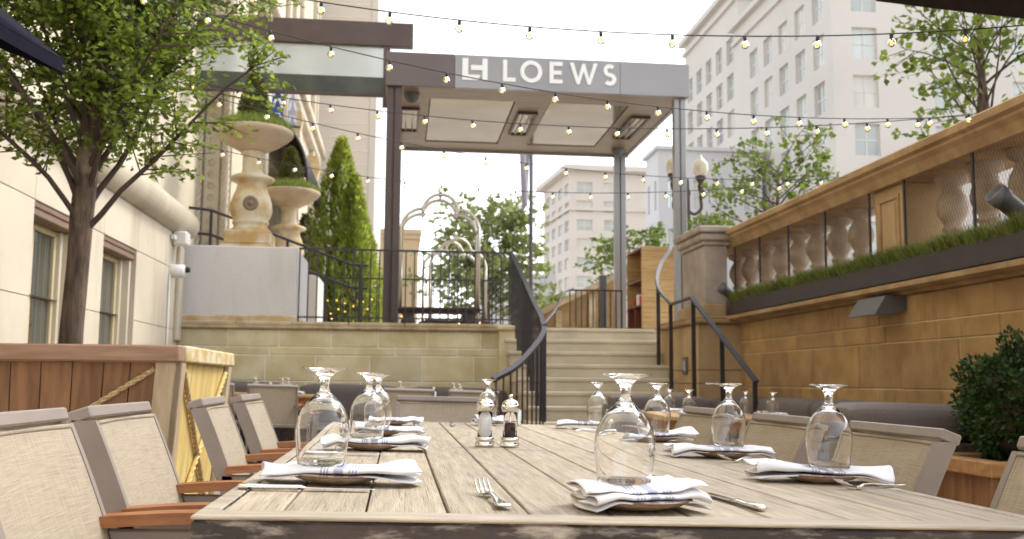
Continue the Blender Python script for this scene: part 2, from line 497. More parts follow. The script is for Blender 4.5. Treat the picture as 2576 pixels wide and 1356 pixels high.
def fabric_mat(name, c, c2):
    m = mat(name, c, .75, var=0, coords='obj')
    nt = m.node_tree; N = nt.nodes; L = nt.links; b = N['Principled BSDF']
    tc = N.new('ShaderNodeTexCoord')
    outs = []
    for st in ((40, 14, 900), (40, 700, 12)):
        mp = N.new('ShaderNodeMapping'); mp.inputs['Scale'].default_value = st
        L.new(tc.outputs['Object'], mp.inputs['Vector'])
        nz = N.new('ShaderNodeTexNoise'); nz.inputs['Scale'].default_value = 1.; nz.inputs['Detail'].default_value = 2.
        L.new(mp.outputs[0], nz.inputs['Vector']); outs.append(nz.outputs[0])
    ad = N.new('ShaderNodeMath'); ad.operation = 'ADD'; L.new(outs[0], ad.inputs[0]); L.new(outs[1], ad.inputs[1])
    cr = N.new('ShaderNodeValToRGB'); cr.color_ramp.elements[0].position = .38; cr.color_ramp.elements[1].position = .62
    hf = N.new('ShaderNodeMath'); hf.operation = 'MULTIPLY'; hf.inputs[1].default_value = .5; L.new(ad.outputs[0], hf.inputs[0])
    cr.color_ramp.elements[0].color = (*c2, 1); cr.color_ramp.elements[1].color = (*c, 1)
    L.new(hf.outputs[0], cr.inputs[0]); L.new(cr.outputs[0], b.inputs['Base Color'])
    bp = N.new('ShaderNodeBump'); bp.inputs['Strength'].default_value = .25; bp.inputs['Distance'].default_value = .002
    L.new(hf.outputs[0], bp.inputs['Height']); L.new(bp.outputs[0], b.inputs['Normal'])
    tr = N.new('ShaderNodeBsdfTranslucent'); L.new(cr.outputs[0], tr.inputs['Color'])
    mx = N.new('ShaderNodeMixShader'); mx.inputs[0].default_value = .25
    L.new(b.outputs[0], mx.inputs[1]); L.new(tr.outputs[0], mx.inputs[2]); L.new(mx.outputs[0], N['Material Output'].inputs['Surface'])
    return m
M['sling'] = fabric_mat('beige_sling_weave', (.50, .43, .33), (.34, .275, .20))

def napkin_mat():
    m = bpy.data.materials.new('striped_napkin'); m.use_nodes = True
    nt = m.node_tree; N = nt.nodes; L = nt.links; b = N['Principled BSDF']
    b.inputs['Roughness'].default_value = .85
    at = N.new('ShaderNodeAttribute'); at.attribute_name = 'along'
    cr = N.new('ShaderNodeValToRGB'); cr.color_ramp.interpolation = 'CONSTANT'
    white = (.78, .775, .80, 1); blue = (.38, .40, .51, 1)
    el = cr.color_ramp.elements
    el[0].position = 0; el[0].color = white; el[1].position = .9999; el[1].color = white
    for c, hw in ((-.032, .0018), (-.026, .0018), (-.020, .0018), (0, .0080), (.020, .0018), (.026, .0018), (.032, .0018)):
        e = el.new(.5 + (c - hw) * 2); e.color = blue
        e = el.new(.5 + (c + hw) * 2); e.color = white
    L.new(at.outputs['Fac'], cr.inputs[0]); L.new(cr.outputs[0], b.inputs['Base Color'])
    tc = N.new('ShaderNodeTexCoord')
    nz = N.new('ShaderNodeTexNoise'); nz.inputs['Scale'].default_value = 500; L.new(tc.outputs['Object'], nz.inputs['Vector'])
    bp = N.new('ShaderNodeBump'); bp.inputs['Strength'].default_value = .15; bp.inputs['Distance'].default_value = .002
    L.new(nz.outputs[0], bp.inputs['Height']); L.new(bp.outputs[0], b.inputs['Normal'])
    return m
M['napkin'] = napkin_mat()
# ================================================================== SETTING
TZ = 1.66                                     # terrace level above the patio
def sheet(name, rects, z, m, kind='structure'):
    b = MB()
    for (x0, x1, y0, y1) in rects:
        b.add([(x0, y0, z), (x1, y0, z), (x1, y1, z), (x0, y1, z)], [(0, 1, 2, 3)])
    return tag(b.build(name, m), kind=kind)
sheet('ground', [(-900, -2.9, -900, 900), (4.2, 900, -900, 900), (-2.9, 4.2, 13.1, 900), (-2.9, 4.2, -900, -9)], TZ - .06, M['paving'])
pf = MB()
pf.add([(-3.0, -9, 0), (4.3, -9, 0), (4.3, 13.2, 0), (-3.0, 13.2, 0)], [(0, 1, 2, 3)], M=TILT)
floor = tag(pf.build('patio_floor', M['mortar_dark']), kind='structure')
pav = MB().cbox(-.295, .295, -.295, .295, .002, .014, .003).mesh('paver', M['patio'])
for i in range(11):
    for j in range(14):
        obj('paver', pav, floor, M=TILT @ Matrix.Translation((-2.7 + .6 * i, 4.6 + .6 * j, 0)))
sheet('terrace_floor', [(-2.9, 4.6, 13.02, 26)], TZ, M['terrace'])

# ---- terrace wall of sandstone blocks with rope-moulded coping
tw = empty('terrace_wall', (-.6, 13.1, 0), 'yellow sandstone block retaining wall below the black terrace railing', 'stone wall')
MB().box(-2.78, 1.5, 13.007, 13.30, -.15, 1.60).build('wall_core', M['mortar'], tw)
rows = [(1.365, 1.585), (1.262, 1.360), (.93, 1.257), (.83, .925), (.50, .825), (.40, .495), (.07, .395), (-.15, .065)]
random.seed(3)
for k, (z0, z1) in enumerate(rows):
    x = -2.78 - (.33 if k % 2 else .0) - .12 * (k % 3)
    while x < 1.5:
        w = .64 + random.uniform(-.04, .06) if k != 1 else .80
        a, b = max(x, -2.78), min(x + w, 1.5)
        if b - a > .06:
            d = random.uniform(.001, .006)
            MB().cbox(a + .006, b - .006, 13.0 - d, 13.04, z0 + .002, z1 - .003, .007).build('stone', M['wall_stone'], tw)
        x += w
cp = MB()
for i in range(6):
    a = -2.78 + 4.28 / 6 * i
    cp.cbox(a + .003, a + 4.28 / 6 - .003, 12.95, 13.32, 1.63, 1.685, .012)
cp.build('coping', M['cope'], tw)
rp = MB()
pts = np.linspace(-2.78, 1.5, 180)
for ph in (0, 2.09, 4.19):
    rp.tube([(x, 12.975 + .016 * math.cos(x * 60 + ph), 1.612 + .016 * math.sin(x * 60 + ph)) for x in pts], .018, 5)
rp.build('rope_moulding', M['cope'], tw)
nw = MB()
nw.cbox(1.30, 1.52, 12.80, 13.0, -.15, 1.60, .01); nw.cbox(1.27, 1.55, 12.76, 12.99, 1.602, 1.66, .012)
nw.build('end_pier', M['wall_stone'], tw)

# ---- stone staircase
st = empty('stone_staircase', (2.6, 11.6, 0), 'pale stone steps rising to the terrace between two handrails', 'staircase')
def rail_x(y):                               # the left handrail swings out to the left at its foot
    P = [(9.9, .80), (10.1, .96), (10.35, 1.24), (10.8, 1.555), (11.1, 1.62), (11.7, 1.57), (13.0, 1.48)]
    return float(np.interp(y, [p[0] for p in P], [p[1] for p in P]))
for i in range(10):
    yt = 13.0 - .3 * i; zt = 1.652 - .165 * i
    b = MB()
    xl = rail_x(max(yt, 9.9)) - .14
    b.cbox(xl, 3.74, yt - .3 if i else yt, yt + .55, zt - .165, zt - .042, .004) if False else None
    b.cbox(xl + .02, 3.72, yt + .025, yt + .75, zt - .165 - .06, zt - .047, .004)
    b.cbox(xl, 3.74, yt, yt + .74, zt - .046, zt, .008)
    b.build('step', M['step'], st)
MB().box(1.2, 3.72, 11.0, 13.0, -.2, .3).build('stair_core', M['step'], st)

# ---- right-hand wall, pedestal and pier
rw = empty('patio_wall', (3.8, 5.5, 0), 'long brown sandstone block wall beneath the balustrade on the right', 'stone wall')
MB().box(3.707, 4.25, -3.0, 10.9, -.25, 1.6).build('wall_core', M['mortar_dark'], rw)
rrows = [(1.405, 1.615), (1.265, 1.400), (.905, 1.260), (.765, .90), (.405, .760), (.265, .40), (-.2, .26)]
random.seed(11)
for k, (z0, z1) in enumerate(rrows):
    y = 3.2 - random.uniform(0, .6)
    while y < 10.9:
        w = random.uniform(.62, .92)
        b_ = min(y + w, 10.9)
        if b_ - y > .06:
            d = random.uniform(0, .007)
            MB().cbox(3.70 - d, 3.75, y + .005, b_ - .005, z0 + .001, z1 - .002, .006).build('stone', M['brown_stone'], rw)
        y += w
mo = MB()
prof = [(3.56, 1.70), (3.53, 1.685), (3.53, 1.655), (3.57, 1.64), (3.63, 1.635), (3.66, 1.615), (3.74, 1.615), (4.30, 1.615), (4.30, 1.70)]
n = len(prof)
for (ya, yb) in ((-3, 1.5), (1.504, 3.6), (3.604, 5.9), (5.904, 8.2), (8.204, 10.95)):
    vs = [(x, ya, z) for x, z in prof] + [(x, yb, z) for x, z in prof]
    fs = [(i, (i + 1) % n, (i + 1) % n + n, i + n) for i in range(n)] + [tuple(range(n - 1, -1, -1)), tuple(range(n, 2 * n))]
    mo.add(vs, fs)
mo.build('moulding', M['cope_brown'], rw)

pd = empty('pedestal', (3.5, 11.0, 0), 'square stone pier with moulded cap at the right of the stairs', 'stone pier')
M['pier_stone'] = mat('pier_sandstone', (.46, .33, .18), .85, c2=(.36, .24, .12), scale=3, stretch=(1, 1, .35), bump=.25, bscale=60)
M['pier_grey'] = mat('pier_grey_face', (.40, .34, .29), .85, c2=(.30, .25, .21), scale=5, bump=.25, bscale=60)
for (z0, z1) in ((-.2, .45), (.455, .60), (.605, .93), (.935, 1.08), (1.085, 1.60)):
    MB().cbox(3.35, 4.08, 10.88, 12.5, z0, z1, .006).build('stone', M['pier_stone'], pd)
b = MB(); b.cbox(3.29, 4.1, 10.82, 12.56, 1.605, 1.655, .015); b.cbox(3.32, 4.09, 10.85, 12.53, 1.655, 1.69, .01)
b.build('moulding', M['cope_brown'], pd)
MB().cbox(3.44, 3.77, 10.99, 12.02, 1.692, 1.84, .012).build('base_block', M['pier_stone'], pd)
MB().cbox(3.49, 3.76, 11.05, 11.95, 1.842, 2.52, .008).build('shaft', M['pier_grey'], pd)
b = MB(); b.cbox(3.46, 3.79, 11.02, 11.98, 2.522, 2.57, .012); b.cbox(3.43, 3.82, 10.98, 12.02, 2.572, 2.66, .02); b.cbox(3.40, 3.85, 10.95, 12.05, 2.662, 2.74, .015)
b.build('cap', M['pier_grey'], pd)

# ---- balustrade above the wall
bl = empty('balustrade', (3.9, 7.5, 1.70), 'stone balustrade with bulbous balusters behind diamond mesh on the right', 'balustrade')
cap = [(3.60, 2.71), (3.57, 2.69), (3.57, 2.64), (3.60, 2.62), (3.60, 2.60), (3.63, 2.565), (3.66, 2.50), (4.24, 2.50), (4.26, 2.56), (4.30, 2.63), (4.30, 2.71), (3.95, 2.735)]
n = len(cap)
for (ya, yb) in ((2.2, 4.55), (4.555, 6.83), (6.835, 9.0), (9.005, 12.0)):
    vs = [(x, ya, z) for x, z in cap] + [(x, yb, z) for x, z in cap]
    fs = [(i, (i + 1) % n, (i + 1) % n + n, i + n) for i in range(n)] + [tuple(range(n - 1, -1, -1)), tuple(range(n, 2 * n))]
    MB().add(vs, fs).build('cap_stone', M['cope_brown'], bl)
MB().cbox(3.72, 4.22, 2.2, 12.0, 1.702, 1.79, .01).build('plinth_course', M['cope_brown'], bl)
bprof = [(.155, 0), (.155, .05), (.10, .06), (.085, .075), (.125, .10), (.14, .15), (.125, .21), (.088, .255), (.076, .28), (.098, .295), (.098, .315), (.076, .33),
         (.10, .37), (.140, .43), (.148, .48), (.13, .54), (.088, .60), (.076, .62), (.10, .635), (.15, .66), (.15, .71)]
bprof = [(r_b * .80, z_b) for r_b, z_b in bprof]
bm = MB().lathe(bprof, 20).mesh('baluster', M['bal'])
for y in [4.7, 5.15, 5.6, 6.05, 6.5, 6.95, 7.41, 8.44, 8.88, 9.37, 9.82, 10.3, 10.74, 11.24, 11.68]:
    obj('baluster', bm, bl, (3.97 - 3.9, y - 7.5, .09))
pp = MB()
pp.cbox(3.72, 4.2, 7.19, 7.67, 1.792, 2.498, .006)
pp.build('panel_pier', M['pier_stone'], bl)
fr = MB()
for (a, b_, c, d) in ((7.26, 7.60, 2.39, 2.43), (7.26, 7.60, 1.87, 1.91), (7.26, 7.30, 1.91, 2.39), (7.56, 7.60, 1.91, 2.39)):
    fr.cbox(3.705, 3.722, a, b_, c, d, .004)
fr.build('panel_frame', M['cope_brown'], bl)
MB().cbox(3.712, 3.722, 7.33, 7.53, 1.94, 2.36, .003).build('panel_field', M['pier_stone'], bl)
ms = MB()
def lattice(y0, y1, z0, z1):
    s = .034; sl = .50                       # dy per dz
    c = y0 - (z1 - z0) * sl
    while c < y1 + (z1 - z0) * sl:
        for sg, x in ((1, 3.690), (-1, 3.6935)):
            # line y = c + sg*sl*(z-z0)
            za, zb = z0, z1
            f = lambda z: c + sg * sl * (z - z0)
            if sg > 0:
                if f(za) < y0: za = z0 + (y0 - c) / sl
                if f(zb) > y1: zb = z0 + (y1 - c) / sl
            else:
                if f(za) > y1: za = z0 + (c - y1) / sl
                if f(zb) < y0: zb = z0 + (c - y0) / sl
            if zb - za > .01:
                h = .0012
                ms.add([(x, f(za) - h, za), (x, f(za) + h, za), (x, f(zb) + h, zb), (x, f(zb) - h, zb),
                        (x + .0008, f(za) - h, za), (x + .0008, f(za) + h, za), (x + .0008, f(zb) + h, zb), (x + .0008, f(zb) - h, zb)],
                       [(0, 3, 2, 1), (4, 5, 6, 7), (0, 4, 7, 3), (1, 2, 6, 5)])
        c += s
lattice(7.70, 10.98, 1.80, 2.50); lattice(4.2, 7.16, 1.80, 2.50)
tag(ms.build('mesh_screen', M['mesh'], bl), kind='stuff')
for y in (4.45, 5.3, 6.2, 7.12, 7.69, 8.55, 9.41, 10.2, 10.99):
    MB().box(3.675, 3.6885, y - .012, y + .012, 1.79, 2.50).build('mesh_post', M['iron'], bl)

# ---- window-box planter on the moulding
wb = empty('ledge_planter', (3.62, 7.8, 1.70), 'long charcoal planter trough of clipped grass along the brown wall', 'planter')
b = MB()
b.cbox(3.545, 3.56, 4.6, 10.93, 1.704, 1.862, .004); b.cbox(3.655, 3.67, 4.6, 10.93, 1.704, 1.862, .004)
b.cbox(3.561, 3.654, 4.6, 10.93, 1.704, 1.72, .003); b.cbox(3.561, 3.654, 10.915, 10.93, 1.721, 1.862, .003); b.cbox(3.561, 3.654, 4.6, 4.615, 1.721, 1.862, .003)
b.build('trough', M['black_metal'], wb)
MB().box(3.562, 3.653, 4.62, 10.91, 1.74, 1.845).build('soil', M['soil'], wb)
n = 34000
gy = rng.uniform(4.62, 10.91, n); gx = rng.uniform(3.548, 3.66, n)
pat = .5 + .5 * np.sin(gy * 5.3 + 2 * np.sin(gy * 1.7)) * np.sin(gy * 11.9 + 1.)
keep = rng.uniform(0, 1, n) < .45 + .55 * pat
gx, gy, pat = gx[keep], gy[keep], pat[keep]
gp = np.stack([gx, gy, 1.835 + .045 * pat * rng.uniform(0, 1, len(gx))], 1)
o = obj('grass', blades_mesh('grass', gp - np.array([3.62, 7.8, 1.70]), .115, .008, M['grass'], .5), wb); tag(o, kind='stuff')
for q_ in (rw, bl, wb):
    q_.location.x += .15

# ---- hotel building on the left
hb = empty('hotel_building', (-3.2, 9, 0), 'cream limestone hotel building with tall windows along the left side', 'building')
def facade(mb, O, u, nrm, U, Z, openings, depth):
    """wall in plane through O spanned by u and z, 0..U by 0..Z, with reveals cut inwards along -nrm"""
    O = Vector(O); u = Vector(u); nrm = Vector(nrm)
    us = sorted({0., U} | {q for o_ in openings for q in o_[:2]}); zs = sorted({0., Z} | {q for o_ in openings for q in o_[2:4]})
    P = lambda a, z, d=0.: tuple(O + u * a + Vector((0, 0, z)) - nrm * d)
    flip = u.cross(Vector((0, 0, 1))).dot(nrm) < 0
    def quad(*p):
        mb.add(list(reversed(p)) if flip else list(p), [(0, 1, 2, 3)])
    for i in range(len(us) - 1):
        for j in range(len(zs) - 1):
            cu = (us[i] + us[i + 1]) / 2; cz = (zs[j] + zs[j + 1]) / 2
            if any(a < cu < b_ and c < cz < d for a, b_, c, d in openings): continue
            quad(P(us[i], zs[j]), P(us[i + 1], zs[j]), P(us[i + 1], zs[j + 1]), P(us[i], zs[j + 1]))
    for a, b_, c, d in openings:
        quad(P(a, c), P(b_, c), P(b_, c, depth), P(a, c, depth))
        quad(P(a, d, depth), P(b_, d, depth), P(b_, d), P(a, d))
        quad(P(a, c, depth), P(a, d, depth), P(a, d), P(a, c))
        quad(P(b_, c), P(b_, d), P(b_, d, depth), P(b_, c, depth))
    return mb
OPEN = [(7.86, 8.98, .80, 2.30), (9.67, 10.86, .80, 2.30)]
w = MB()
facade(w, (-2.80, -6, -.1), (0, 1, 0), (1, 0, 0), 19.0, 2.86, [(a + 6, b_ + 6, c + .1, d + .1) for a, b_, c, d in OPEN], .20)
w.box(-2.9, -2.80, 13.0, 13.001, -.1, 2.76)
w.build('wall', M['cream'], hb)
cols = [3.0, 4.3, 5.5, 6.65, 7.86, 8.98, 9.67, 10.86, 12.16, 13.0]
zr = [-.05, .80, 1.555, 2.30, 2.74]
for i in range(len(cols) - 1):
    for j in range(len(zr) - 1):
        a, b_ = cols[i], cols[i + 1]; c, d = zr[j], zr[j + 1]
        if any(abs(a - q[0]) < .01 and j in (1, 2) for q in OPEN): continue
        MB().cbox(-2.80, -2.78, a + .003, b_ - .003, c + .003, d - .003, .003).build('stone_panel', M['cream'], hb)
for (a, b_, c, d) in OPEN:
    wn_ = MB()
    X = -2.985
    for (y0, y1, z0, z1) in ((a, b_, d - .16, d - .11), (a, b_, c, c + .06), (a, a + .05, c + .06, d - .16), (b_ - .17, b_ - .12, c + .06, d - .16),
                             (a + .40, a + .47, c + .06, d - .16)):
        wn_.cbox(X, X + .05, y0, y1, z0, z1, .006)
    wo = wn_.build('window', M['win_frame'], hb)
    hd = MB(); hd.cbox(-2.99, -2.80, a, b_, d - .11, d - .05, .008); hd.cbox(-2.99, -2.79, a, b_, d - .05, d - .002, .008)
    hd.build('window_head', M['win_brown'], wo)
    jb = MB(); jb.cbox(-2.99, -2.90, b_ - .12, b_ - .06, c, d - .11, .006); jb.cbox(-2.93, -2.83, b_ - .06, b_ - .002, c, d - .11, .006)
    jb.build('window_jamb', M['cream_up'], wo)
    for (y0, y1) in ((a + .05, a + .40), (a + .47, b_ - .17)):
        MB().box(X + .018, X + .022, y0, y1, c + .06, d - .16).build('pane', M['pane'], wo)
        MB().box(X - .15, X - .14, y0, y1 - .08, c, d).build('curtain', M['curtain'], wo)
# bullnose ledge
lg = MB()
sec = [(-2.80 + .19 * math.cos(t), 2.93 + .19 * math.sin(t)) for t in np.linspace(-math.pi / 2, math.pi / 2, 12)]
sec = [(-3.1, 2.74)] + sec + [(-3.1, 3.12)]
n = len(sec)
lg.add([(x, -6, z) for x, z in sec] + [(x, 13.25, z) for x, z in sec], [(i, i + 1, i + 1 + n, i + n) for i in range(n - 1)] + [tuple(range(n, 2 * n))], smooth=True)
lg.build('ledge', M['cream'], hb)
up = MB(); up.box(-3.6, -3.05, -6, 15.3, 2.5, 16); up.build('upper_wall', M['cream_up'], hb)
for y in (6.2, 8.0, 10.2, 12.4):
    MB().cbox(-3.05, -2.99, y, y + .42, 3.12, 9.0, .01).build('pilaster', M['cream'], hb)
for z in (3.9, 4.7, 5.5, 6.3):
    MB().box(-3.052, -3.044, -6, 15.2, z, z + .012).build('joint', M['mortar_dark'], hb)
# carved entrance jamb with twisted columns
ent = MB(); ent.box(-3.6, -2.58, 15.3, 16.3, TZ, 14); ent.build('entrance_wall', M['cream_up'], hb)
MB().cbox(-2.98, -2.74, 15.24, 15.30, TZ, 7.5, .01).build('carved_panel', M['cream'], hb)
orn = MB()
for i in range(26):
    z = 2.6 + i * .18
    orn.add(*[[(-2.86 + .07 * math.cos(t), 15.235, z + .07 * math.sin(t)) for t in np.linspace(0, 6.283, 9)[:-1]] +
              [(-2.86 + .045 * math.cos(t), 15.222, z + .045 * math.sin(t)) for t in np.linspace(0, 6.283, 9)[:-1]],
              [(k, (k + 1) % 8, (k + 1) % 8 + 8, k + 8) for k in range(8)]])
orn.build('carving', M['cream'], hb)
for x in (-3.06, -2.66):
    tc = MB()
    zz = np.linspace(TZ, 7.5, 150)
    for ph in np.linspace(0, 6.283, 5)[:-1]:
        tc.tube([(x + .035 * math.cos(z * 14 + ph), 15.22 + .035 * math.sin(z * 14 + ph), z) for z in zz], .032, 5, caps=False)
    tc.build('twisted_column', M['cream'], hb)
fa = MB(); facade(fa, (-2.58, 16.3, TZ), (0, 1, 0), (1, 0, 0), 13.8, 16, [(2.0, 5.0, 0, 3.6), (8.2, 11.4, 0, 3.4)], .5)
fa.build('side_facade', M['cream'], hb)
MB().box(-3.2, -3.1, 16.4, 30, TZ, 9).build('lobby_wall', M['pane'], hb)
for i, y in enumerate((16.35, 18.2, 21.4, 22.4, 24.3, 27.8, 28.9)):
    MB().cbox(-2.58, -2.47 + .02 * (i % 2), y, y + .28, TZ, 12.5, .02).build('pilaster', M['cream'], hb)
for y in (21.6, 26.5):
    br = MB(); br.prism([(0, 0), (.28, .25), (.34, .55), (.30, .85), (0, .9)], -.12, .12, M=Matrix.Translation((-2.5, y, 6.0)))
    br.build('bracket', M['urn'], hb)
co = MB(); co.cbox(-2.6, -2.28, 16.3, 30, 7.6, 7.8, .03); co.cbox(-2.6, -2.4, 16.3, 30, 7.35, 7.6, .03)
co.build('cornice', M['cream'], hb)

wg = empty('brick_wing', (-1.7, 31, TZ), 'pale brick wing of the hotel rising behind the tall evergreen', 'building')
MB().box(-5, -1.02, 30, 40, TZ, 30).build('wall', M['far_cream'], wg)
MB().cbox(-1.02, -.80, 29.97, 40, TZ, 30, .02).build('corner_strip', M['far_white'], wg)
for k in range(40):
    MB().box(-2.6, -1.03, 29.985, 29.997, 2.0 + k * .42, 2.012 + k * .42).build('brick_course', M['mortar'], wg)
# ================================================================== TERRACE THINGS
def plinth(x0, x1, y0, y1, z0, z1, label):
    r = empty('granite_plinth', ((x0 + x1) / 2, (y0 + y1) / 2, z0), label, 'plinth')
    MB().cbox(x0, x1, y0, y1, z0, z1, .012).build('block', M['granite'], r)
    b = MB(); b.cbox(x0 - .02, x1 + .02, y0 - .02, y1 + .02, z0 - .0, z0 + .10, .012)
    b.build('base_course', M['urn'], r)
    return r
plinth(-2.77, -1.335, 13.06, 14.7, TZ + .004, 2.66, 'large plain grey granite plinth under the nearer urn')
plinth(-2.5, -1.40, 17.3, 18.7, TZ + .004, 2.74, 'smaller grey granite plinth under the farther urn')

def urn(x, y, z, s, label, medal):
    r = empty('stone_urn', (x, y, z), label, 'urn', 'planted stone urns')
    r.scale = (s, s, s)
    b = MB(); b.cbox(-.36, .36, -.36, .36, 0, .10, .02); b.cbox(-.31, .31, -.31, .31, .10, .30, .02)
    obj('base_block', b.mesh('base_block', M['urn']), r)
    pf_ = [(.26, .30), (.27, .34), (.235, .36), (.23, .40), (.25, .42), (.25, .45), (.235, .465), (.268, .52), (.29, .60), (.285, .70), (.255, .80), (.215, .90), (.20, .97),
           (.22, 1.0), (.30, 1.03), (.31, 1.06), (.27, 1.09), (.19, 1.12), (.15, 1.14), (.135, 1.20), (.128, 1.34), (.14, 1.40), (.165, 1.42), (.16, 1.45)]
    bb = MB().lathe(pf_, 40, ripple={14: .02, 15: .02, 16: .025})
    obj('baluster_stem', bb.mesh('baluster_stem', M['urn']), r)
    bw = MB().lathe([(.0, 1.44), (.17, 1.44), (.22, 1.47), (.36, 1.54), (.49, 1.63), (.535, 1.675), (.545, 1.69), (.555, 1.73), (.54, 1.75), (.50, 1.75), (.48, 1.70), (0, 1.70)], 48)
    obj('bowl', bw.mesh('bowl', M['urn_bowl']), r)
    if medal:
        a = math.atan2(-y, -x - .5)
        md = MB().lathe([(0, .03), (.03, .03), (.035, .02), (.06, .022), (.075, .03), (.10, .022), (.105, 0)], 24,
                        M=Matrix.Rotation(a, 4, 'Z') @ Matrix.Translation((.285, 0, .67)) @ Matrix.Rotation(math.pi / 2 + .12, 4, 'Y'))
        obj('medallion', md.mesh('medallion', M['win_brown']), r)
    n = 5200
    rr = .53 * np.sqrt(rng.uniform(0, 1, n)); a = rng.uniform(0, 6.283, n)
    hz = 1.71 + .20 * (1 - (rr / .55) ** 2)
    gp = np.stack([rr * np.cos(a), rr * np.sin(a), hz - .02], 1)
    tag(obj('grass', blades_mesh('grass', gp, .125, .012, M['grass_light'], .5), r), kind='stuff')
    n = 3600
    t = rng.uniform(0, 1, n) ** .8; a = rng.uniform(0, 6.283, n)
    rad = .235 * (1 - t) ** .55 * (.75 + .25 * rng.uniform(0, 1, n) ** .4) * (1 + .12 * np.sin(5 * a + 9 * t))
    p = np.stack([rad * np.cos(a), rad * np.sin(a), 1.86 + .72 * t], 1)
    d = np.stack([np.cos(a), np.sin(a), .9 + 0 * a], 1) + rng.normal(0, .5, (n, 3))
    obj('clipped_shrub', leaf_mesh('clipped_shrub', p, d, .05, .022, M['leaf_olive']), r)
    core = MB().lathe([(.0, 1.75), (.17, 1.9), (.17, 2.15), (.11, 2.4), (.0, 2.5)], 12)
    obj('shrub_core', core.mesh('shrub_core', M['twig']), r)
    return r
urn(-2.06, 13.9, 2.66, .99, 'tall stone urn with bronze medallion, grass and shrub on the grey plinth', True)
urn(-1.99, 18.0, 2.62, .97, 'farther stone urn with grass and round shrub behind the medallion urn', False)

# ---- iron railings
def straight_rail(name, x0, x1, y, zb, zt, sp, label, rear=False):
    r = empty(name, ((x0 + x1) / 2, y, zb), label, 'railing')
    MB().box(x0, x1, y - .02, y + .02, zt - .018, zt + .006).build('top_rail', M['iron'], r)
    MB().box(x0, x1, y - .012, y + .012, zb + .06, zb + .08).build('bottom_rail', M['iron'], r)
    me = MB().box(-.0085, .0085, -.0085, .0085, 0, zt - zb - .02).mesh('baluster', M['iron'])
    n = int((x1 - x0) / sp)
    for i in range(n + 1):
        obj('baluster', me, r, (x0 + .012 + i * (x1 - x0 - .024) / n - (x0 + x1) / 2, 0, 0))
    return r
straight_rail('terrace_railing', -1.31, 1.47, 13.12, 1.685, 2.655, .112, 'black iron railing along the front edge of the terrace')
straight_rail('terrace_railing', -1.2, 1.75, 16.6, TZ, 2.63, .115, 'black iron railing at the back of the terrace behind the luggage carts')

def curve(P, n):                              # Catmull-Rom through points
    P = [np.array(p, float) for p in P]
    Q = [2 * P[0] - P[1]] + P + [2 * P[-1] - P[-2]]
    out = []
    for i in range(1, len(Q) - 2):
        for t in np.linspace(0, 1, n, endpoint=False):
            a, b, c, d = Q[i - 1], Q[i], Q[i + 1], Q[i + 2]
            out.append(.5 * ((2 * b) + (c - a) * t + (2 * a - 5 * b + 4 * c - d) * t * t + (3 * b - a - 3 * c + d) * t ** 3))
    out.append(P[-1])
    return out

sr = empty('stair_railing', (1.5, 11.5, 0), 'curved dark iron stair railing with many balusters left of the steps', 'railing')
RP = curve([(1.47, 13.1, 2.66), (1.53, 12.4, 2.30), (1.575, 11.7, 1.93), (1.615, 11.1, 1.62), (1.56, 10.8, 1.44), (1.25, 10.35, 1.13), (.96, 10.1, .97)], 10)
MB().tube([tuple(p) for p in RP], 1, flat=(.055, .02)).build('handrail', M['rail'], sr)
MB().tube([tuple(p - np.array([0, 0, .03])) for p in RP], 1, flat=(.03, .025)).build('under_rail', M['iron'], sr)
seglen = [0]
for i in range(1, len(RP)): seglen.append(seglen[-1] + float(np.linalg.norm((RP[i] - RP[i - 1])[:2])))
for d in np.arange(.05, seglen[-1], .105):
    p = [float(np.interp(d, seglen, [q[k] for q in RP])) for k in range(3)]
    zb = max(-.02, 1.652 - .165 * max(0, math.ceil((13.0 - p[1]) / .3 - .001)))
    MB().box(p[0] - .009, p[0] + .009, p[1] - .009, p[1] + .009, zb - .01, p[2] - .03).build('baluster', M['iron'], sr)
MB().box(1.60, 1.64, 10.98, 11.02, .3, 1.58).build('newel_post', M['iron'], sr)

hr = empty('stair_handrail', (3.3, 11, 0), 'slim black steel handrail with scroll top right of the steps', 'railing')
HP = curve([(3.66, 12.95, 2.74), (3.62, 12.98, 2.80), (3.60, 12.9, 2.72), (3.40, 12.65, 2.48), (3.27, 12.35, 2.25), (3.22, 12.0, 2.06), (3.24, 11.6, 1.87)], 8) 
MB().tube([tuple(p) for p in HP], 1, flat=(.05, .022)).build('curved_rail', M['rail'], hr)
MB().tube([(3.24, 11.62, 1.872), (3.20, 10.62, 1.875)], 1, flat=(.05, .022)).build('level_rail', M['rail'], hr)
MB().tube([(3.20, 10.63, 1.88), (3.36, 9.10, .955)], 1, flat=(.055, .024)).build('sloping_rail', M['rail'], hr)
for (x, y, z0, z1) in ((3.27, 12.3, 1.15, 2.21), (3.23, 11.58, .66, 1.86), (3.205, 10.58, -.08, 1.84), (3.28, 9.85, -.08, 1.39), (3.355, 9.13, -.08, .96)):
    MB().box(x - .022, x + .022, y - .012, y + .012, z0, z1).build('post', M['iron'], hr)

lr = empty('ramp_handrail', (-1.2, 15.5, TZ), 'double black handrail sloping down beside the granite plinth', 'railing')
for dz in (0, -.36):
    pts = [(-3.2, 14.6, 3.42 + dz), (-2.75, 14.75, 3.40 + dz), (-2.35, 14.9, 3.27 + dz), (-.78, 15.75, 2.76 + dz), (-.62, 15.8, 2.75 + dz), (-.50, 15.8, 2.75 + dz)]
    MB().tube(pts, .022, 8).build('handrail', M['iron'], lr)
for (x, y, z) in ((-.62, 15.8, 2.75), (-1.7, 15.25, 3.05), (-2.75, 14.75, 3.40)):
    MB().box(x - .02, x + .02, y - .02, y + .02, TZ, z).build('post', M['iron'], lr)

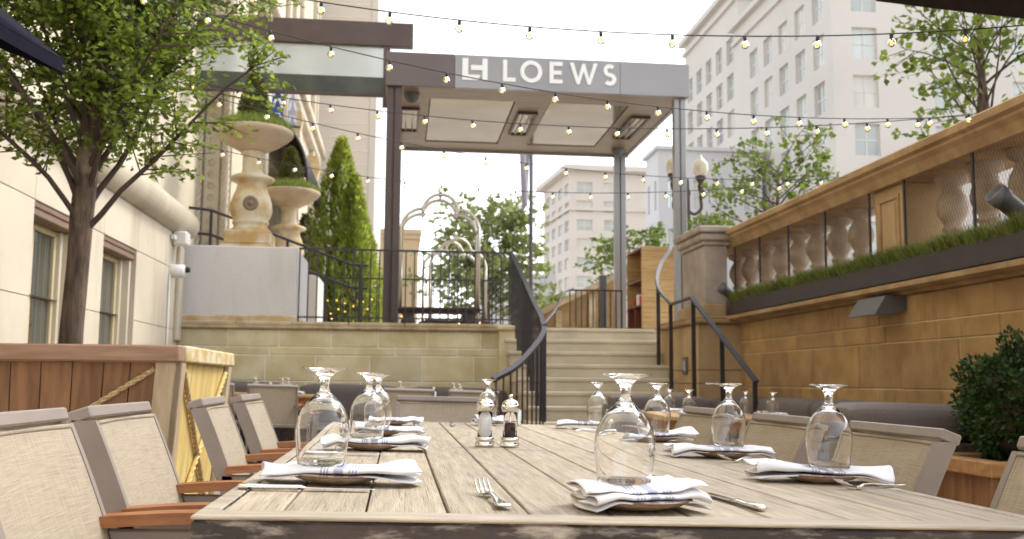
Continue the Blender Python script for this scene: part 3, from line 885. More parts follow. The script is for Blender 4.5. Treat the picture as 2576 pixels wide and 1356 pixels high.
# ---- entrance canopy with sign
cn = empty('entrance_canopy', (1.9, 15.2, TZ), 'dark metal entrance canopy on posts with white LOEWS sign', 'canopy')
for (x, y, w) in ((-.12, 13.42, .10), (3.90, 13.44, .085), (3.84, 17.0, .10), (-.10, 17.0, .09)):
    p = MB(); p.cbox(x - w, x - w * .1, y - .06, y + .06, TZ, 4.95, .006); p.cbox(x + w * .1, x + w, y - .06, y + .06, TZ, 4.95, .006)
    p.box(x - w * .1, x + w * .1, y - .02, y + .02, TZ, 4.95)
    p.build('post', M['bronze'] if x < 0 else M['fascia'], cn)
for (xa, xb, mm) in ((-.24, .70, 'fascia_brown'), (.703, 3.02, 'fascia'), (3.023, 4.02, 'fascia')):  # left section browner than the other two
    MB().cbox(xa, xb, 13.30, 13.36, 4.95, 5.425, .004).build('front_fascia', M[mm], cn)
MB().cbox(-.24, 4.02, 17.06, 17.12, 4.93, 5.42, .006).build('rear_fascia', M['fascia'], cn)
MB().cbox(-.24, -.18, 13.365, 17.055, 4.95, 5.42, .006).build('side_fascia', M['fascia'], cn)
MB().cbox(3.96, 4.02, 13.365, 17.055, 4.95, 5.42, .006).build('side_fascia', M['fascia'], cn)
MB().box(-.18, 3.96, 13.36, 17.06, 5.30, 5.40).build('roof_deck', M['fascia'], cn)
sf = MB()
for (x0, x1, y0, y1) in ((-.18, 3.96, 13.36, 13.95), (-.18, 3.96, 16.55, 17.06), (-.18, .38, 13.95, 16.55), (1.62, 2.12, 13.95, 16.55), (3.30, 3.96, 13.95, 16.55)):
    sf.box(x0, x1, y0, y1, 4.972, 5.05)
sf.build('soffit', M['ceil_wood'], cn)
for (x0, x1) in ((.38, 1.62), (2.12, 3.30)):
    MB().cbox(x0 + .012, x1 - .012, 13.965, 16.54, 4.985, 5.06, .006).build('ceiling_panel', M['ceil_panel'], cn)
for x in (.10, 1.87, 3.6):
    h = MB(); 
    for (a, b_, c, d) in ((-.15, .15, 14.45, 14.49), (-.15, .15, 15.75, 15.79), (-.15, -.12, 14.49, 15.75), (.12, .15, 14.49, 15.75)):
        h.box(x + a, x + b_, c, d, 4.93, 4.97)
    ho = h.build('heater', M['bronze'], cn)
    MB().box(x - .12, x + .12, 14.49, 15.75, 4.955, 4.968).build('heater_reflector', M['ceil_panel'], ho)
    t = MB()
    for dx in (-.05, .05): t.tube([(x + dx, 14.52, 4.945), (x + dx, 15.72, 4.945)], .012, 6)
    t.build('heater_tube', M['cart'], ho)
for (x, y) in ((.12, 13.75), (3.72, 16.6)):
    MB().lathe([(0, -.13), (.06, -.12), (.10, -.07), (.11, 0)], 16, (x, y, 4.97)).build('dome_camera', M['fixture'], cn)
YF0, YF1 = 13.285, 13.30
k = .001955; X = lambda px: .802 + (px - 183) * k
zt, zb = 5.372, 5.064
def letter(poly, nm='letter'):
    MB().prism(poly, YF0, YF1).build(nm, M['white'], cn)
H = zt - zb; sw = .056
lg_ = MB()
lg_.prism([(X(183), zb), (X(298), zb), (X(312), zb + .075), (X(225), zb + .075), (X(225), zt), (X(183), zt)], YF0, YF1)
lg_.prism([(X(325), zb), (X(362), zb), (X(362), zt), (X(325), zt), (X(325), zt - .095), (X(245), zt - .095), (X(245), zt - .165), (X(325), zt - .165)], YF0, YF1)
lg_.build('emblem', M['white'], cn)
x0 = X(472); x1 = X(562)
letter([(x0, zb), (x1, zb), (x1, zb + sw), (x0 + sw, zb + sw), (x0 + sw, zt), (x0, zt)])
cx = (X(595) + X(752)) / 2; rx = (X(752) - X(595)) / 2 - sw / 2; rz = H / 2 - sw / 2 + .004
MB().stroke([(cx + rx * math.cos(t), (zb + zt) / 2 + rz * math.sin(t)) for t in np.linspace(0, 2 * math.pi, 41)[:-1]], sw, YF0, YF1, closed=True).build('letter', M['white'], cn)
x0 = X(805); x1 = X(898); mz = (zb + zt) / 2
letter([(x0, zb), (x1, zb), (x1, zb + sw), (x0 + sw, zb + sw), (x0 + sw, mz - sw / 2), (x1 - .012, mz - sw / 2), (x1 - .012, mz + sw / 2), (x0 + sw, mz + sw / 2),
        (x0 + sw, zt - sw), (x1, zt - sw), (x1, zt), (x0, zt)])
x0 = X(950); x1 = X(1152); wd = x1 - x0
xs = [x0, x0 + sw * 1.02, x0 + wd * .31, x0 + wd * .5, x0 + wd * .69, x1 - sw * 1.02, x1]
letter([(xs[0], zt), (x0 + wd * .255, zb), (x0 + wd * .355, zb), (x0 + wd * .5, zb + H * .62), (x0 + wd * .645, zb), (x0 + wd * .745, zb), (xs[6], zt), (xs[5], zt),
        (x0 + wd * .695, zb + H * .28), (x0 + wd * .55, zt - .01), (x0 + wd * .45, zt - .01), (x0 + wd * .305, zb + H * .28), (xs[1], zt)])
cx = (X(1195) + X(1285)) / 2; r1 = (H - sw) / 4; rx = (X(1285) - X(1195) - sw) / 2
S = [(cx + rx * math.cos(t), mz + r1 + r1 * math.sin(t)) for t in np.linspace(R_(38), R_(270), 16)]
S += [(cx + (rx + .006) * math.cos(t), mz - r1 + r1 * math.sin(t)) for t in np.linspace(R_(80), R_(-142), 16)]
MB().stroke(S, sw, YF0, YF1).build('letter', M['white'], cn)

gc = empty('glass_canopy', (-1.4, 14.5, 5.1), 'high bronze beam with hanging glass fascia left of the sign', 'canopy')
MB().cbox(-3.0, .135, 14.36, 14.50, 5.86, 6.225, .008).build('beam', M['bronze'], gc)
MB().box(-3.0, -.28, 14.42, 14.435, 5.40, 5.86).build('upper_glass', M['glass_panel'], gc)
MB().box(-3.0, -.28, 14.42, 14.435, 5.14, 5.395).build('lower_glass', M['tint_glass'], gc)
MB().cbox(-3.0, -.25, 14.40, 14.46, 5.10, 5.14, .005).build('bottom_rail', M['bronze'], gc)
MB().box(-.30, -.20, 14.38, 14.48, 4.95, 5.86).build('hanger', M['bronze'], gc)

# ---- luggage carts
def cart(x, y, z, w, h, rz, label):
    r = empty('luggage_cart', M=Matrix.Translation((x, y, z)) @ Matrix.Rotation(rz, 4, 'Z'), label=label, cat='luggage cart', group='luggage carts on the terrace')
    hw = w / 2; zt_ = h; zs = h - .52
    def hoop(yy):
        pts = [(-hw, yy, .34), (-hw, yy, zs)]
        rs = hw * .52
        for t in np.linspace(180, 78, 9): pts.append((-hw + rs + rs * math.cos(R_(t)), yy, zs + .30 * math.sin(R_(t))))
        pts.append((-hw * .46, yy, zs + .255))
        rm = hw * .46
        for t in np.linspace(172, 8, 15): pts.append((rm * math.cos(R_(t)), yy, zs + .265 + (h - zs - .265) * math.sin(R_(t))))
        pts.append((hw * .46, yy, zs + .255))
        for t in np.linspace(102, 0, 9): pts.append((hw - rs + rs * math.cos(R_(t)), yy, zs + .30 * math.sin(R_(t))))
        pts += [(hw, yy, zs), (hw, yy, .34)]
        return pts
    for yy in (-.24, .24):
        b = MB().tube(hoop(yy), .026, 8); obj('hoop', b.mesh('hoop', M['cart']), r)
    b = MB().tube([(-hw * .46, -.24, zs + .23), (hw * .46, -.24, zs + .23)], .008, 6); obj('hanging_rod', b.mesh('hanging_rod', M['cart']), r)
    b = MB().tube([(0, -.24, zs + .23), (0, -.24, h - .02)], .007, 6); obj('rod_stay', b.mesh('rod_stay', M['cart']), r)
    for sx in (-1, 1):
        b = MB().tube([(sx * hw, -.24, zs + .02), (sx * hw, .24, zs + .02)], .015, 6); obj('cross_bar', b.mesh('cross_bar', M['cart']), r)
    b = MB().tube([(0, -.24, h), (0, .24, h)], .02, 8)
    obj('top_bar', b.mesh('top_bar', M['cart']), r)
    b = MB().lathe([(0, -.045), (.03, -.033), (.044, 0), (.03, .033), (0, .045)], 14, (0, 0, h + .11)); b.tube([(0, 0, h), (0, 0, h + .08)], .012, 6)
    obj('finial', b.mesh('finial', M['cart']), r)
    b = MB().cbox(-hw - .03, hw + .03, -.33, .33, .285, .345, .012); obj('deck', b.mesh('deck', M['carpet']), r)
    b = MB().cbox(-hw - .045, hw + .045, -.345, .345, .30, .33, .01); obj('bumper', b.mesh('bumper', M['rubber']), r)
    for sx in (-1, 1):
        for sy in (-1, 1):
            b = MB().lathe([(.02, -.025), (.095, -.025), (.11, -.012), (.11, .012), (.095, .025), (.02, .025)], 18, closed=True,
                           M=Matrix.Translation((sx * (hw - .12), sy * .22, .11)) @ Matrix.Rotation(math.pi / 2, 4, 'X'))
            wh = obj('wheel', b.mesh('wheel', M['rubber']), r)
            c = MB().prism([(-.05, 0), (.05, 0), (.09, .16), (-.09, .16)], -.035, .035, M=Matrix.Translation((sx * (hw - .12), sy * .22, .125)))
            obj('caster_fork', c.mesh('caster_fork', M['lamp_iron']), wh)
    return r
cart(.585, 14.75, TZ, 1.14, 2.02, 0, 'nearer brass birdcage luggage cart with ball finial')
cart(.97, 17.6, TZ, 1.02, 1.78, .22, 'farther brass birdcage luggage cart seen through the nearer one')

# ---- host stand
hs_ = empty('host_stand', (4.0, 15.4, TZ), 'tall oak host stand with open red shelves beneath the canopy', 'cabinet')
for i in range(8):
    z = TZ + i * .174
    MB().cbox(3.73, 4.32, 15.0, 15.03, z + .001, z + .173, .003).build('board', M['host'], hs_)
b = MB(); b.box(4.28, 4.31, 15.03, 16.0, TZ, 3.05); b.box(3.73, 4.28, 15.97, 16.0, TZ, 3.05); b.build('carcass', M['host'], hs_)
for z in (TZ + .02, 2.12, 2.52, 3.02):
    MB().box(3.735, 4.28, 15.03, 15.97, z, z + .03).build('shelf', M['host_red'], hs_)
for y in (15.035, 15.5, 15.94):
    MB().box(3.735, 4.27, y, y + .03, TZ + .05, 2.12).build('divider', M['host_red'], hs_)
for (y, m, h) in ((15.15, 'red', .14), (15.35, 'white', .18), (15.6, 'red', .12)):
    o = tag(MB().cbox(3.76, 3.95, y, y + .14, 2.151, 2.151 + h, .01).build('menu_box', M[m]),
            {15.15: 'red box nearest on the host stand shelf', 15.35: 'white box on the host stand shelf', 15.6: 'red box farthest on the host stand shelf'}[y], 'box')

# ---- railing and ramp wall behind the steps on the right
straight_rail('ramp_railing', 2.80, 3.70, 16.2, TZ, 2.46, .10, 'short black baluster railing beyond the top of the steps')
rr_ = empty('ramp_wall', (2.6, 19, TZ), 'sloping brown stone ramp wall with cap beyond the steps', 'stone wall')
b = MB(); b.prism([(2.2, TZ), (4.2, TZ), (4.2, 2.95), (2.2, 1.95)], 18.9, 19.15); b.build('infill', M['brown_stone'], rr_)
b = MB(); b.prism([(2.15, 1.93), (4.25, 2.97), (4.25, 3.09), (2.15, 2.05)], 18.82, 19.25); b.build('cap', M['cope'], rr_)
for x in (2.35, 3.0, 3.65):
    MB().cbox(x, x + .12, 18.86, 18.9, TZ, 1.9 + (x - 2.2) * .5, .004).build('rib', M['cope'], rr_)
MB().tube([(2.25, 15.0, TZ + .1), (2.45, 15.4, 2.0), (2.62, 15.8, 2.3), (2.85, 16.2, 2.46)], .02, 8)
sh = empty('ramp_grab_rail', (2.5, 15.6, TZ), 'black sloping grab rail rising to the short railing beyond the steps', 'railing')
MB().tube([tuple(p) for p in curve([(2.20, 15.0, TZ + .15), (2.45, 15.5, 2.06), (2.66, 15.9, 2.38), (2.85, 16.14, 2.47)], 6)], .022, 8).build('handrail', M['iron'], sh)
MB().box(2.22, 2.25, 15.02, 15.05, TZ, TZ + .17).build('post', M['iron'], sh)
MB().cbox(3.38, 3.50, 16.5, 16.6, TZ, 2.75, .008).build('bollard_post', M['fixture'], sh)

# ---- flag on pole, banner, awning
fp = empty('flagpole', (2.66, 20, TZ), 'slim grey flagpole with drooping lilac flag behind the steps', 'flagpole')
MB().tube([(2.66, 20, TZ), (2.66, 20, 7.5)], .042, 10).build('pole', M['fixture'], fp)
fl = MB(); vs = []; nx, nz = 10, 14
for j in range(nz + 1):
    for i in range(nx + 1):
        u_ = i / nx; v_ = j / nz
        vs.append((2.62 - u_ * (.20 - .06 * v_) - .02 * v_, 20 + .07 * math.sin(u_ * 9 + v_ * 2) * (1 - .3 * v_), 5.75 - v_ * 1.2 - .12 * u_))
fl.add(vs, [(j * (nx + 1) + i, j * (nx + 1) + i + 1, (j + 1) * (nx + 1) + i + 1, (j + 1) * (nx + 1) + i) for j in range(nz) for i in range(nx)], smooth=True)
o = fl.build('flag', M['flag'], fp); sd_ = o.modifiers.new('thickness', 'SOLIDIFY'); sd_.thickness = .004

bn = empty('wall_banner', (-2.3, 19.4, 5.9), 'blue and white patterned banner hanging by the hotel entrance', 'banner')
M['blue'] = mat('blue_cloth', (.035, .07, .30), .7, var=.1)
for (xc, wd_, yy) in ((-2.44, .22, 19.4), (-2.17, .16, 19.55)):
    c = MB().cbox(xc - wd_ / 2, xc + wd_ / 2, yy, yy + .02, 5.95, 7.0, .004).build('cloth', M['blue'] if wd_ > .2 else M['flag'], bn)
    pt = MB()
    for q in range(4):
        zc = 6.05 + q * .24
        for s in (-1, 1):
            pt.stroke([(xc + s * wd_ * .46 * t, zc + .10 * (1 - t) * (1 if q % 2 else .3) + .05 * math.sin(t * 5)) for t in np.linspace(0, 1, 7)], .04, yy - .006, yy - .001)
    pt.build('pattern', M['white'], c)
MB().tube([(-2.6, 19.48, 5.90), (-2.0, 19.48, 5.90)], .03, 8).build('lower_bar', M['iron'], bn)

aw = empty('curved_awning', (-2.2, 21, 5), 'curved black slatted awning over the hotel entrance', 'awning')
def arc(t): return (-2.75 + 1.0 * math.sin(t), 4.65 + 1.35 * math.cos(t))
for i in range(12):
    t = .25 + i * .115; x_, z_ = arc(t)
    MB().box(-.066, .066, 18.6, 24.0, -.012, .012, M=Matrix.Translation((x_, 0, z_)) @ Matrix.Rotation(t + .2, 4, 'Y')).build('slat', M['iron'], aw)
for y in (18.6, 20.4, 22.2, 24.0):
    MB().tube([(arc(t)[0], y, arc(t)[1] - .03) for t in np.linspace(.1, 1.62, 14)], .03, 6).build('rib', M['iron'], aw)
for y in (18.6, 24.0):
    MB().tube([(-2.6, y, 4.2), (arc(1.45)[0], y, arc(1.45)[1])], .018, 6).build('stay', M['iron'], aw)

# ---- security fittings on the hotel corner
for (z, lb) in ((2.66, 'white floodlight box high on the hotel corner'), (2.25, 'white security camera low on the hotel corner')):
    r = empty('security_camera', (-2.78, 12.5, z), lb, 'camera')
    if z > 2.5:
        MB().cbox(-2.775, -2.60, 12.45, 12.66, z - .08, z + .09, .02).build('housing', M['camera_white'], r)
        MB().cbox(-2.775, -2.72, 12.35, 12.44, z - .03, z + .03, .008).build('bracket', M['camera_white'], r)
    else:
        MB().lathe([(0, -.1), (.075, -.1), (.085, -.08), (.085, .07), (.05, .09), (0, .09)], 18, M=Matrix.Translation((-2.69, 12.45, z)) @ Matrix.Rotation(math.pi / 2, 4, 'Y')).build('housing', M['camera_white'], r)
        MB().lathe([(0, 0), (.035, 0), (.035, .05), (0, .055)], 14, M=Matrix.Translation((-2.60, 12.45, z + .02)) @ Matrix.Rotation(math.pi / 2, 4, 'Y')).build('lens', M['rubber'], r)
tag(MB().tube([(-2.765, 12.36, 2.2), (-2.765, 12.36, .1)], .012, 8).build('conduit', M['camera_white']), 'thin white conduit running down the hotel corner', 'pipe')
tag(MB().cbox(-2.779, -2.73, 12.75, 12.98, 1.42, 2.60, .01).build('corner_board', M['cream']), 'narrow cream boxed-in duct on the hotel corner', 'duct')

# ---- fittings on the right wall
sp = empty('wedge_light', (3.6, 7.4, 1.5), 'dark grey wedge shaped wall light on the brown wall', 'wall light')
vs = [(3.70, 7.15, 1.615), (3.70, 7.65, 1.615), (3.70, 7.15, 1.47), (3.70, 7.65, 1.47), (3.50, 7.13, 1.60), (3.50, 7.67, 1.60), (3.56, 7.15, 1.455), (3.56, 7.65, 1.455)]
vs = [(3.695, 7.17, 1.612), (3.695, 7.63, 1.612), (3.695, 7.17, 1.50), (3.695, 7.63, 1.50), (3.53, 7.17, 1.612), (3.53, 7.63, 1.612), (3.44, 7.17, 1.47), (3.44, 7.63, 1.47), (3.60, 7.17, 1.47), (3.60, 7.63, 1.47)]
MB().add(vs, [(0, 4, 5, 1), (4, 6, 7, 5), (6, 8, 9, 7), (8, 2, 3, 9), (2, 0, 1, 3), (0, 2, 8, 6, 4), (1, 5, 7, 9, 3)]).build('housing', M['fixture'], sp)
MB().box(3.47, 3.59, 7.2, 7.6, 1.466, 1.469).build('lens', M['glass_panel'], sp)
sp.location.x += .15
def spot(x, y, z, label, s=1.):
    r = empty('spotlight', (x, y, z), label, 'spotlight', 'spotlights in the grass trough')
    A = Matrix.Translation((x, y, z + .13 * s)) @ Matrix.Rotation(R_(-52), 4, 'Y') @ Matrix.Rotation(R_(0), 4, 'Z') @ Matrix.Scale(s, 4)
    MB().lathe([(0, -.11), (.05, -.11), (.055, -.10), (.055, .05), (.062, .055), (.062, .12), (.054, .12), (.05, .10), (0, .10)], 20, M=A).build('lamp_head', M['fixture'], r)
    MB().tube([(x, y, z - .06), (x, y, z + .10)], .016, 8).build('stake', M['fixture'], r)
spot(3.78, 5.72, 1.90, 'grey spotlight in the grass trough nearest the camera', 1.15)
spot(3.70, 10.85, 1.82, 'grey spotlight at the far end of the grass trough', 1.0)
sc_ = empty('step_light', (3.34, 11.3, 1.1), 'small square step light on the stone pier side', 'wall light')
MB().cbox(3.325, 3.349, 11.28, 11.46, 1.04, 1.24, .006).build('frame', M['fixture'], sc_)
MB().box(3.321, 3.3245, 11.32, 11.42, 1.08, 1.20).build('lens', M['glass_panel'], sc_)

# ================================================================== FAR BUILDINGS
wrand = random.Random(5)
M['far_blind'] = mat('pane_with_blind', (.60, .57, .50), .3, var=.08, scale=.6)
M['far_dark'] = mat('darker_office_pane', (.36, .38, .35), .06, var=.2, scale=.2, spec=.9)
def tower(name, label, origin, wdir, w, ddir, d, z1, mwall, sill, storey, front, side, win_w, win_h, u_sp, mpane, cornice=None, inset=.35, umargin=1.5):
    """box building: origin = near corner; front along wdir, side along ddir"""
    O = Vector(origin); wd = Vector(wdir).normalized(); dd = Vector(ddir).normalized()
    r = empty(name, (0, 0, 0), label, 'building', 'buildings across the street'); r.location = O
    ground = O.z; Hh = z1 - ground
    wall = MB()
    wmesh = {}
    jobs = []
    for face, u, nrm, U, on in ((0, wd, -dd, w, front), (1, dd, -wd, d, side)):
        ops = []
        if on:
            z = sill
            while z + win_h < Hh - .8:
                a = umargin
                while a + win_w < U - umargin * .6:
                    ops.append((a, a + win_w, z, z + win_h)); a += u_sp[face]
                z += storey
        facade(wall, (0, 0, 0), u, nrm, U, Hh, ops, inset)
        jobs.append((face, u, nrm, ops))
    P2 = wd * w + dd * d
    facade(wall, tuple(wd * w), dd, wd, d, Hh, [], inset); facade(wall, tuple(dd * d), wd, dd, w, Hh, [], inset)
    wall.add([(0, 0, Hh), tuple(wd * w + Vector((0, 0, Hh))), tuple(P2 + Vector((0, 0, Hh))), tuple(dd * d + Vector((0, 0, Hh)))], [(0, 1, 2, 3)])
    obj('wall', wall.mesh('wall', mwall), r)
    for face, u, nrm, ops in jobs:
        if not ops: continue
        f = MB(); t = .10
        Mx = Matrix((( u.x, -nrm.x, 0, 0), (u.y, -nrm.y, 0, 0), (0, 0, 1, 0), (0, 0, 0, 1)))
        for (a, b_, c, e) in ((0, win_w, 0, t), (0, win_w, win_h - t, win_h), (0, t, t, win_h - t), (win_w - t, win_w, t, win_h - t), (win_w / 2 - t / 2, win_w / 2 + t / 2, t, win_h - t), (t, win_w - t, win_h * .5 - t / 2, win_h * .5 + t / 2)):
            f.box(a, b_, inset - .12, inset - .02, c, e, M=Mx)
        fm = f.mesh('window', M['far_frame'])
        pms = [MB().box(t, win_w - t, inset - .08, inset - .06, t, win_h - t, M=Mx).mesh('pane', q) for q in (mpane[face], mpane[face], M['far_blind'], M['far_dark'])]
        for (a, b_, c, e) in ops:
            o = obj('window', fm, r, tuple(u * a + Vector((0, 0, c))))
            obj('pane', pms[wrand.choice((0, 0, 1, 2, 3))], o)
    if cornice:
        for (dz, pr, th) in cornice:
            c = MB(); zz = Hh + dz
            A = [(-wd - dd) * pr, wd * (w + pr) - dd * pr, P2 + (wd + dd) * pr, dd * (d + pr) - wd * pr]
            vs = [tuple(q + Vector((0, 0, zz))) for q in A] + [tuple(q + Vector((0, 0, zz + th))) for q in A]
            c.add(vs, [(3, 2, 1, 0), (4, 5, 6, 7), (0, 1, 5, 4), (1, 2, 6, 5), (2, 3, 7, 6), (3, 0, 4, 7)])
            obj('cornice', c.mesh('cornice', mwall), r)
    return r
Y_, X_ = (0, 1, 0), (1, 0, 0)
G0 = TZ - .06
tower('office_building', 'pale stone office wing with corner nearest the maple trees on the right', (31, 67, G0), X_, 26, Y_, 21.0, 34, M['far_white'], 1.3, 3.6, True, True, 1.9, 2.4, (6.2, 3.4), (M['far_pane'], M['far_pane']),
      cornice=[(-1.5, .25, .35), (0, .5, .5)])
tower('office_building', 'taller pale stone office block behind the lower right wing', (31.4, 88.02, G0), X_, 26, Y_, 17.5, 38.5, M['far_white'], 1.3, 3.6, False, True, 1.9, 2.5, (6.2, 3.3), (M['far_pane'], M['far_bright']),
      cornice=[(-1.2, .3, .4), (0, .6, .6)])
tower('office_building', 'set-back upper storeys of the tall pale office block', (35, 85, 36.8), X_, 22, Y_, 20, 47, M['far_white'], .8, 3.6, True, True, 1.8, 2.2, (5., 3.3), (M['far_pane'], M['far_pane']),
      cornice=[(0, .5, .6)])
a_ = R_(5.3)
tower('apartment_building', 'cream corner apartment block seen under the canopy', (26.1, 150, G0), (math.cos(a_ * .2), math.sin(a_ * .2), 0), 12.2, (-math.sin(a_) * 1.0, math.cos(a_), 0), 17.6, 33.6, M['far_cream'], 2.0, 2.95, True, True, 2.5, 1.75, (4.3, 4.1), (M['far_pane'], M['far_pane']),
      cornice=[(-6.2, .4, .5), (0, 1.2, .8)], umargin=1.0, inset=.35)
tower('apartment_building', 'grey flat-roofed block between the cream apartments and pale offices', (21.4, 80, G0), X_, 9, Y_, 4.2, 20.4, M['far_grey'], 1.2, 4.2, True, True, .55, 2.5, (2.2, 2.2), (M['far_bright'], M['far_bright']),
      cornice=[(0, .3, .3)], umargin=.8)
tower('apartment_building', 'tan brick building glimpsed behind the nearer luggage cart', (-1.4, 52, G0), X_, 2.35, Y_, 14, 8.6, M['far_tan'], .9, 2.3, True, False, .8, 1.3, (1.1, 3), (M['far_bright'], M['far_bright']),
      cornice=[(-.25, .08, .3), (0, .15, .25)], umargin=.3)
tower('apartment_building', 'low grey roofline far behind the tree and flagpole', (9.5, 110, G0), X_, 8, Y_, 12, 13.0, M['far_grey'], 2, 4, True, False, 1.2, 1.6, (2.6, 3), (M['far_pane'], M['far_pane']))

# ---- street lamp with two globes
lp = empty('street_lamp', (5.16, 17.3, G0), 'bronze street lamp with two milky glass globes beyond the balustrade', 'street lamp')
MB().lathe([(.16, 0), (.16, .3), (.10, .4), (.06, .6), (.05, 2.7), (.07, 2.75), (.04, 2.85), (.035, 3.0), (0, 3.05)], 16, (5.16, 17.3, G0)).build('post', M['lamp_iron'], lp)
for sx, dz in ((-.255, .03), (.255, -.0)):
    x_ = 5.16 + sx; z_ = 4.55 + dz
    a = MB().tube([tuple(p) for p in curve([(5.16, 17.3, 4.05), (5.16 + sx * .5, 17.3, 3.98), (x_, 17.3, 4.08), (x_, 17.3, 4.25)], 6)], .03, 8)
    a.lathe([(.0, -.35), (.02, -.33), (.04, -.28), (.03, -.2), (.05, -.12), (.06, -.05), (.04, 0), (.075, .06), (.11, .10), (.10, .13), (0, .13)], 14, (x_, 17.3, z_))
    a.build('arm', M['lamp_iron'], lp)
    MB().lathe([(.08, .13), (.12, .18), (.14, .26), (.142, .32), (.125, .385), (.085, .42), (.07, .44), (.04, .47), (.02, .51), (0, .53)], 20, (x_, 17.3, z_)).build('globe', M['globe'], lp)
# ================================================================== TREES AND PLANTS
def grow(seed, base, z_first, z_last, n_prim, prim_len, elev, twigs, twig_len, leaves, trunk, spread=.0):
    """returns list of (path, radii) for wood and arrays of leaf positions / directions"""
    r = np.random.default_rng(seed)
    wood = []; LP = []; LD = []
    for i in range(n_prim):
        t = i / max(1, n_prim - 1)
        z = z_first + (z_last - z_first) * t
        o = np.array([np.interp(z, [p[2] for p in trunk], [p[k] for p in trunk]) for k in range(2)] + [z])
        az = i * 2.4 + r.normal(0, .35)
        el = R_(r.normal(elev + 14 * t, 7))
        L = prim_len * (1.0 - .45 * t) * r.uniform(.75, 1.15)
        d = np.array([math.cos(az) * math.cos(el), math.sin(az) * math.cos(el), math.sin(el)])
        n = 9; P = [o]; dd = d.copy()
        for k in range(n):
            dd = dd + r.normal(0, .07, 3) + np.array([d[0], d[1], 0]) * spread * .1; dd /= np.linalg.norm(dd)
            P.append(P[-1] + dd * L / n)
        P = np.array(P)
        r0 = .014 * (L / 1.5) * (1 - .4 * t) + .005
        wood.append((P, np.linspace(r0, .003, n + 1)))
        for q in range(twigs):
            s = r.uniform(.22, 1.0) * n
            k = min(int(s), n - 1); a = P[k] + (P[k + 1] - P[k]) * (s - k)
            td = (P[k + 1] - P[k]); td /= np.linalg.norm(td)
            sd = np.cross(td, r.normal(size=3)); sd /= np.linalg.norm(sd)
            tdir = td * r.uniform(.35, .8) + sd * r.uniform(.6, 1.0); tdir[2] = tdir[2] * .7 + .05; tdir /= np.linalg.norm(tdir)
            TL = twig_len * r.uniform(.5, 1.25)
            b = a + tdir * TL * .5 + r.normal(0, .02, 3); c = a + tdir * TL + np.array([0, 0, -.03 * TL])
            wood.append((np.array([a, b, c]), np.array([.005, .0035, .0015]) * max(1, TL / .5)))
            for w_ in range(leaves):
                u_ = r.uniform(.1, 1.05)
                p = a + (c - a) * u_ + r.normal(0, .028 * TL / .4, 3)
                LP.append(p); LD.append(tdir * .5 + r.normal(0, .6, 3) * np.array([1, 1, .5]) + np.array([0, 0, -.15]))
    return wood, np.array(LP), np.array(LD)

def tree(name, label, base, trunk, tr_r, wood, LP, LD, ll, lw, lm, bark, group=None, seg=5, fold=.25):
    r = empty(name, base, label, 'tree', group)
    B = np.array(base)
    MB().tube([tuple(p) for p in trunk], tr_r, 14).build('trunk', bark, r)
    b = MB()
    for P, rad in wood: b.tube([tuple(p) for p in P], list(rad), seg, caps=False)
    b.build('branches', M['twig'], r)
    sh = np.clip(rng.normal(.45, .22, len(LP)), 0, 1)
    obj('crown', leaf_mesh('crown', LP - B, LD, ll, lw, lm, sh, fold), r)
    return r
# left elm-like tree in the timber box
trunk = [(-1.82, 5.8, .85), (-1.815, 5.8, 1.2), (-1.80, 5.8, 1.6), (-1.795, 5.8, 1.85), (-1.77, 5.8, 2.3), (-1.74, 5.8, 2.9), (-1.72, 5.8, 3.6), (-1.70, 5.8, 4.6)]
wd_, LP, LD = grow(5, (-1.8, 5.8, 1), 1.74, 3.9, 64, 1.60, 57, 28, .34, 27, trunk)
tree('young_tree', 'leafy young tree with slender trunk in the timber planter on the left', (-1.82, 5.8, .85), trunk, [.07, .063, .06, .064, .060, .052, .040, .015], wd_, LP, LD, .048, .026, M['leaf'], M['bark'])

# arborvitae cones
def evergreen(x, y, z, h, w, n, label, seed, m='leaf_bright', ln=.13):
    r = np.random.default_rng(seed)
    o = empty('evergreen_tree', (x, y, z), label, 'tree', 'evergreens on the terrace')
    t = r.uniform(0, 1, n) ** 1.35; a = r.uniform(0, 6.283, n)
    lob = 1 + .20 * np.sin(3 * a + 6 * t) + .16 * np.sin(7 * a - 17 * t) + .12 * np.sin(13 * a + 31 * t)
    rad = w * np.minimum(1, .72 + t * 1.6) * (1 - t ** 1.35) ** .85 * lob * r.uniform(.55, 1, n) ** .35 + .02
    p = np.stack([rad * np.cos(a), rad * np.sin(a), .15 + h * t], 1)
    d = np.stack([np.cos(a) * .45, np.sin(a) * .45, .9 + 0 * a], 1) + r.normal(0, .3, (n, 3))
    sh = np.clip(r.normal(.5, .2, n) + .18 * np.sin(9 * t + 4 * a), 0, 1)
    obj('foliage', leaf_mesh('foliage', p, d, ln, ln * .33, M[m], sh), o)
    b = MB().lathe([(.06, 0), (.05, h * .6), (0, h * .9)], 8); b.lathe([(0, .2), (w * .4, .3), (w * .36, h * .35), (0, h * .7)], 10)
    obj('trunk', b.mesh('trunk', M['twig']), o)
    return o
evergreen(-1.33, 22, TZ, 4.45, .86, 14000, 'tall bright green conical evergreen beside the canopy post', 1)
evergreen(-1.0, 21.4, TZ, 3.5, .60, 8000, 'lower bright evergreen cone in front of the tall one', 2)
evergreen(-1.95, 20.6, TZ, 2.5, .42, 4000, 'dull olive evergreen behind the farther urn', 3, 'leaf_olive', .09)

